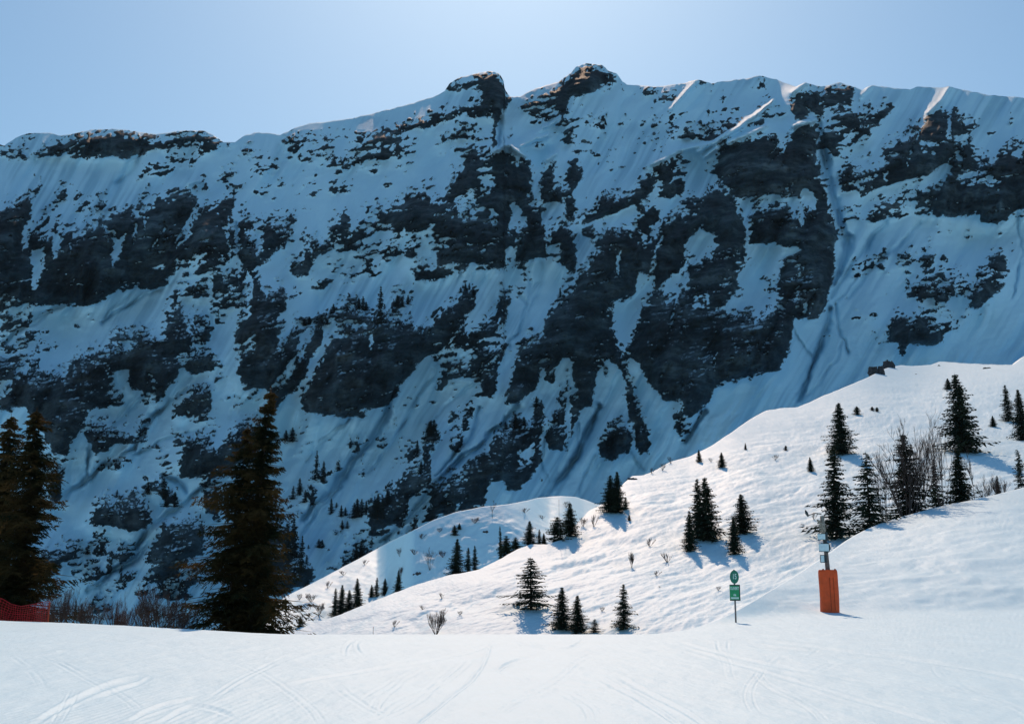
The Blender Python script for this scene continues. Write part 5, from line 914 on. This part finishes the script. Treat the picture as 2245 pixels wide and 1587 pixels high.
rock('A', 2010, 821, 3, 2, 'tiny brown stone just under the high crest', 8)
rock('A', 2153, 967, 5, 3, 'dark stone at the right foot of the tallest spruce', 9)
# ---------------------------------------------------------------- signs, padded post, netting, marker
def box(name, sx, sy, sz, m, parent, loc=(0, 0, 0), bev=.01, rot=(0, 0, 0)):
    import bmesh
    bm = bmesh.new(); bmesh.ops.create_cube(bm, size=1); bmesh.ops.scale(bm, vec=(sx, sy, sz), verts=bm.verts)
    if bev: bmesh.ops.bevel(bm, geom=bm.edges[:], offset=bev, segments=2, affect='EDGES')
    me = bpy.data.meshes.new(name); bm.to_mesh(me); bm.free(); me.materials.append(m); o = link(name, me, parent); o.location = loc; o.rotation_euler = rot; return o
def disc(name, rx, rz, th, m, parent, loc, seg=40):
    V = []; F = []
    for s, yy, k in ((0, -th / 2, .93), (1, -th / 2 + .004, 1), (2, th / 2, 1)):
        V += [(rx * k * math.cos(6.2832 * i / seg), yy, rz * k * math.sin(6.2832 * i / seg)) for i in range(seg)]
    me = bpy.data.meshes.new(name); fs = [tuple(range(seg))[::-1][::-1]]
    for a in (0, 1): fs += [(a * seg + i, a * seg + (i + 1) % seg, (a + 1) * seg + (i + 1) % seg, (a + 1) * seg + i) for i in range(seg)]
    fs.append(tuple(2 * seg + i for i in range(seg))[::-1]); me.from_pydata(V, [], fs); me.materials.append(m); o = link(name, me, parent); o.location = loc; return o
def tube(name, pts, rads, m, parent=None, k=14):
    V, F = tube_path(pts, rads, k); n = len(V); F = [tuple(f) for f in F]; me = bpy.data.meshes.new(name)
    me.from_pydata(V, [], F + [tuple(range(k))[::-1], tuple(range(n - k, n))]); me.materials.append(m)
    for q in me.polygons: q.use_smooth = len(q.vertices) == 4
    return link(name, me, parent)
def text(name, s, size, m, parent, loc, sx=1.0):
    c = bpy.data.curves.new(name, 'FONT'); c.body = s; c.size = size; c.extrude = .003; c.align_x = 'CENTER'; c.align_y = 'CENTER'; c.offset = .006
    t = bpy.data.objects.new('tmp', c); COL.objects.link(t); dg = bpy.context.evaluated_depsgraph_get()
    me = bpy.data.meshes.new_from_object(t.evaluated_get(dg)); bpy.data.objects.remove(t); bpy.data.curves.remove(c)
    me.materials.clear(); me.materials.append(m); o = link(name, me, parent); o.location = loc; o.rotation_euler = (math.pi / 2, 0, 0); o.scale = (sx, 1, 1); return o
M_GREEN = plain('green_sign_enamel', (.004, .30, .115), .35, .5, .12, 5)
M_DGREEN = plain('dark_green_sign_enamel', (.003, .17, .11), .35, .5, .12, 5)
M_WHITE = plain('sign_print', (.62, .80, .74), .6, .3)
M_POLE = plain('grey_pole', (.16, .14, .14), .6, .4, .3, 8)
M_FRAME = plain('dark_sign_frame', (.03, .045, .05), .5, .4)
M_BOARD = plain('pale_sign_board', (.62, .78, .84), .5, .4, .12, 6)
M_WOOD = plain('weathered_wood', (.17, .13, .12), .9, .1, .4, 12)
M_WOODTOP = plain('bleached_wood', (.30, .27, .23), .9, .1, .5, 10)
M_ORANGE = plain('orange_padding', (.74, .088, .016), .5, .35, .16, 3)
M_ORANGE2 = plain('orange_strap', (.36, .06, .02), .6, .3)
M_NET = plain('red_netting', (.48, .025, .03), .7, .2, .25, 4)
# green piste sign
p = near.at(1613, 1363); Y0 = p[1]; px = Y0 / FPX; root = empty('piste_sign', p); 
tag(root, 'green piste sign on a thin pole, round number plate above a square one', 'sign')
tube('pole', [(0, 0, -.3), (.0, 0, 1.0), (.002, 0, 111 * px)], [.04, .038, .036], M_POLE, root)
d = disc('number_plate', 9.6 * px, 14.2 * px, .03, M_DGREEN, root, (0, -.05, 95.5 * px))
text('number', '15', 15.5 * px, M_WHITE, d, (0, -.021, .3 * px), .62)
b = box('text_plate', 22.5 * px, .03, 34 * px, M_GREEN, root, (0, -.05, 62.5 * px), .012)
box('rim', 22.5 * px, .02, 2.2 * px, M_FRAME, b, (0, -.009, 15.8 * px), .003); box('rim', 22.5 * px, .02, 2.2 * px, M_FRAME, b, (0, -.009, -15.8 * px), .003)
box('rim', 2.0 * px, .02, 29 * px, M_FRAME, b, (10.2 * px, -.009, 0), .003)
text('lettering', 'OUVERT', 8.2 * px, M_WHITE, b, (-.8 * px, -.018, 8.6 * px), .60)
text('lettering', 'via', 7.5 * px, M_WHITE, b, (-.8 * px, -.018, -4.6 * px), .75)
box('print_band', 17 * px, .012, 3.6 * px, M_WHITE, b, (-.9 * px, -.013, -11.3 * px), .002)
# padded signpost
p = near.at(1818, 1341); px = p[1] / FPX; root = empty('padded_signpost', p)
tag(root, 'wooden signpost with small pale boards, its foot wrapped in a tall orange crash pad', 'signpost')
def X_(u): return (u - 1818) * px
def Z_(v): return (1341 - v) * px
tube('post', [(X_(1819), 0, -.3), (X_(1819), 0, Z_(1250)), (X_(1817.5), .0, Z_(1210)), (X_(1815.5), .0, Z_(1176))], [5 * px, 4.9 * px, 4.3 * px, 3.9 * px], M_WOOD, root)
tube('post_top', [(X_(1815.5), 0, Z_(1178)), (X_(1814), .0, Z_(1160)), (X_(1813), .0, Z_(1137))], [4.4 * px, 5.4 * px, 4.2 * px], M_WOODTOP, root, 9)
for q, (uu, vv, ln) in enumerate(((1804, 1148, 9), (1806, 1153, 10), (1807, 1158, 8), (1808, 1163, 8), (1809, 1168, 7))):
    box('splinter_board', ln * px, .10, 4.2 * px, M_WOODTOP, root, (X_(uu), .02 * q - .1, Z_(vv)), .03, (0, .3 - .1 * q, .2))
def pad_mesh():
    V = []; F = []; n = 36; zs = [-.35, 0, .3, .7, 1.1, 1.5, 1.8, 1.96, 2.05, 2.10, 2.12]; top = 89 * px; k = top / 2.12
    for i, z in enumerate(zs):
        f = 1.0 if z < 1.9 else math.sqrt(max(0, 1 - ((z - 1.9) / .24) ** 2)); inset = 1 - .13 * (1 - f)
        for j in range(n):
            a = 6.2832 * j / n; c, s = math.cos(a), math.sin(a); e = 2 / 2.5
            x = 20.2 * px * inset * math.copysign(abs(c) ** e, c); y = .34 * inset * math.copysign(abs(s) ** e, s)
            w = 1 + .02 * math.sin(3 * a + z * 2.3) + .008 * math.sin(7 * a - z * 4)
            V.append((x * w, y * w, z * k))
    for i in range(len(zs) - 1):
        for j in range(n): F.append((i * n + j, i * n + (j + 1) % n, (i + 1) * n + (j + 1) % n, (i + 1) * n + j))
    F.append(tuple((len(zs) - 1) * n + j for j in range(n)))
    m = bpy.data.meshes.new('crash_pad'); m.from_pydata(V, [], F); m.materials.append(M_ORANGE)
    for q in m.polygons: q.use_smooth = True
    return m
pad = link('crash_pad', pad_mesh(), root); pad.location = (X_(1819), 0, 0)
for uu in (-12, 13.5): box('buckle', 4 * px, .05, 3.4 * px, M_ORANGE2, pad, (uu * px, -.2, 89.5 * px), .02)
tube('seam', [(-.3 * px, -.345, .05), (-.6 * px, -.352, 1.0), (-.9 * px, -.35, 1.85)], [.012] * 3, M_ORANGE2, pad, 6)
tube('seam', [(8 * px, -.34, .1), (7.6 * px, -.345, 1.0), (7 * px, -.34, 1.85)], [.010] * 3, M_ORANGE2, pad, 6)
def board(u0, u1, v0, v1, y=-.2):
    w = (u1 - u0) * px; h = (v1 - v0) * px; c = (X_((u0 + u1) / 2), y, Z_((v0 + v1) / 2)); b = box('sign_board', w, .03, h, M_BOARD, root, c, .006)
    for s in (-1, 1): box('frame', w * 1.02, .045, 1.3 * px, M_FRAME, b, (0, 0, s * h / 2), .004)
    return b
board(1799, 1815.5, 1175.5, 1188.5); board(1800, 1821.5, 1196.5, 1213.5, -.24); b3 = board(1802.5, 1811, 1221, 1236.5)
for s in (-1, 1): box('frame', 1.2 * px, .045, 15 * px, M_FRAME, b3, (s * 4.3 * px, 0, 0), .004)
disc('round_plate', 8 * px, 11.5 * px, .04, M_FRAME, root, (X_(1817.5), -.17, Z_(1205)))
box('bracket', 6 * px, .25, 18 * px, M_FRAME, root, (X_(1819), -.04, Z_(1181)), .03); box('bracket', 4 * px, .25, 16 * px, M_FRAME, root, (X_(1814), -.08, Z_(1229)), .02); box('bracket', 5 * px, .25, 9 * px, M_FRAME, root, (X_(1815), -.06, Z_(1192)), .02)
arm = tube('arm', [(X_(1812), 0, Z_(1133)), (X_(1797), 0, Z_(1131)), (X_(1783), 0, Z_(1136.5))], [.03, .026, .022], M_FRAME, root, 8)
tube('cap', [(X_(1783.5), 0, Z_(1138)), (X_(1780), 0, Z_(1131)), (X_(1777.5), 0, Z_(1124.5))], [.05, .085, .03], M_FRAME, arm, 10)
# slim marker stake
p = hilla.at(817, 1392); root = empty('marker_stake', p); tag(root, 'thin dark marker stake at the far edge of the piste', 'stake'); px = p[1] / FPX
tube('stake', [(0, 0, -.3), (0, 0, 22 * px)], [.5 * px, .45 * px], M_POLE, root, 8); tube('tip', [(0, 0, 22 * px), (0, 0, 24 * px)], [.6 * px, .5 * px], M_NET, root, 8)
p = hilla.at(1227, 1178); px = p[1] / FPX; root = empty('marker_stake', p); tag(root, 'hair thin pole rising from the crest in front of the round snow hump', 'stake')
tube('stake', [(0, 0, -.3), (0, 0, 86 * px)], [.4 * px, .3 * px], M_POLE, root, 6); tube('tip', [(0, 0, 86 * px), (0, 0, 88 * px)], [.5 * px, .4 * px], M_NET, root, 6)
# red safety netting at the left
p0 = near.at(-70, 1350, .8); p1 = near.at(105, 1362, .8); root = empty('safety_netting', p1); px = p1[1] / FPX
tag(root, 'sagging red safety netting along the left edge of the piste', 'netting')
def netting():
    V = []; F = []; n = 60
    top = np.array([(-70, 1296), (0, 1312), (20, 1324), (43, 1329), (70, 1325), (96, 1319), (105, 1318)], float)
    us = np.linspace(-70, 105, n)
    def P(u, f):                                  # f: 0 at the snow, 1 at the upper edge
        t = (u + 70) / 175; x = p0[0] + (p1[0] - p0[0]) * t; y = p0[1] + (p1[1] - p0[1]) * t + .15 * math.sin(f * 3 + t * 9)
        vt = np.interp(u, top[:, 0], top[:, 1]); zb = p0[2] + (p1[2] - p0[2]) * t - .15; zt = CAMZ + ray(u, vt)[1] * y
        sag = .10 * math.sin(math.pi * t) * math.sin(f * math.pi) * 1.6
        return (x - p1[0], y - p1[1], zb + (zt - zb) * f - sag - p1[2])
    def add(pts, r, k=3):
        v, f = tube_path(pts, [r] * len(pts), k); o = len(V); V.extend(v); F.extend([tuple(i + o for i in q) for q in f])
    rng = random.Random(3)
    for i in range(15):
        f = (i / 14) ** 1.05; w = rng.uniform(-.008, .008); add([P(u, max(0, f + w * math.sin(u / 9 + i))) for u in us], .017 if i % 5 == 0 or i == 14 else .012)
    for j in range(34):
        u = -70 + 175 * j / 33; add([P(u + 1.5 * math.sin(q * 2 + j), q / 6) for q in range(7)], .010)
    return mesh_np('net', V, F, [M_NET], False)
nm = link('net', netting(), root)
tube('post', [(0, 0, -.4), (0, 0, 46 * px)], [.03, .03], M_ORANGE2, root, 8); tube('post', [(p0[0] - p1[0], p0[1] - p1[1], -.4 + p0[2] - p1[2]), (p0[0] - p1[0], p0[1] - p1[1], 58 * px)], [.03, .03], M_ORANGE2, root, 8)
# ---------------------------------------------------------------- the air between here and the mountain
def haze(density):
    x0, x1, y0, y1, z0, z1 = -1500, 1500, -320, 2300, -700, 900
    V = [(x, y, z) for z in (z0, z1) for y in (y0, y1) for x in (x0, x1)]
    F = [(0, 2, 3, 1), (4, 5, 7, 6), (0, 1, 5, 4), (2, 6, 7, 3), (0, 4, 6, 2), (1, 3, 7, 5)]
    m = bpy.data.meshes.new('haze'); m.from_pydata(V, [], F); mt = bpy.data.materials.new('haze_air'); mt.use_nodes = True; n = mt.node_tree.nodes; n.clear()
    o_ = n.new('ShaderNodeOutputMaterial'); v = n.new('ShaderNodeVolumePrincipled'); v.inputs['Color'].default_value = (.40, .72, 1, 1); v.inputs['Density'].default_value = density
    v.inputs['Anisotropy'].default_value = .0; mt.node_tree.links.new(v.outputs[0], o_.inputs['Volume']); m.materials.append(mt)
    tag(link('haze', m), kind='stuff')
haze(.000022)
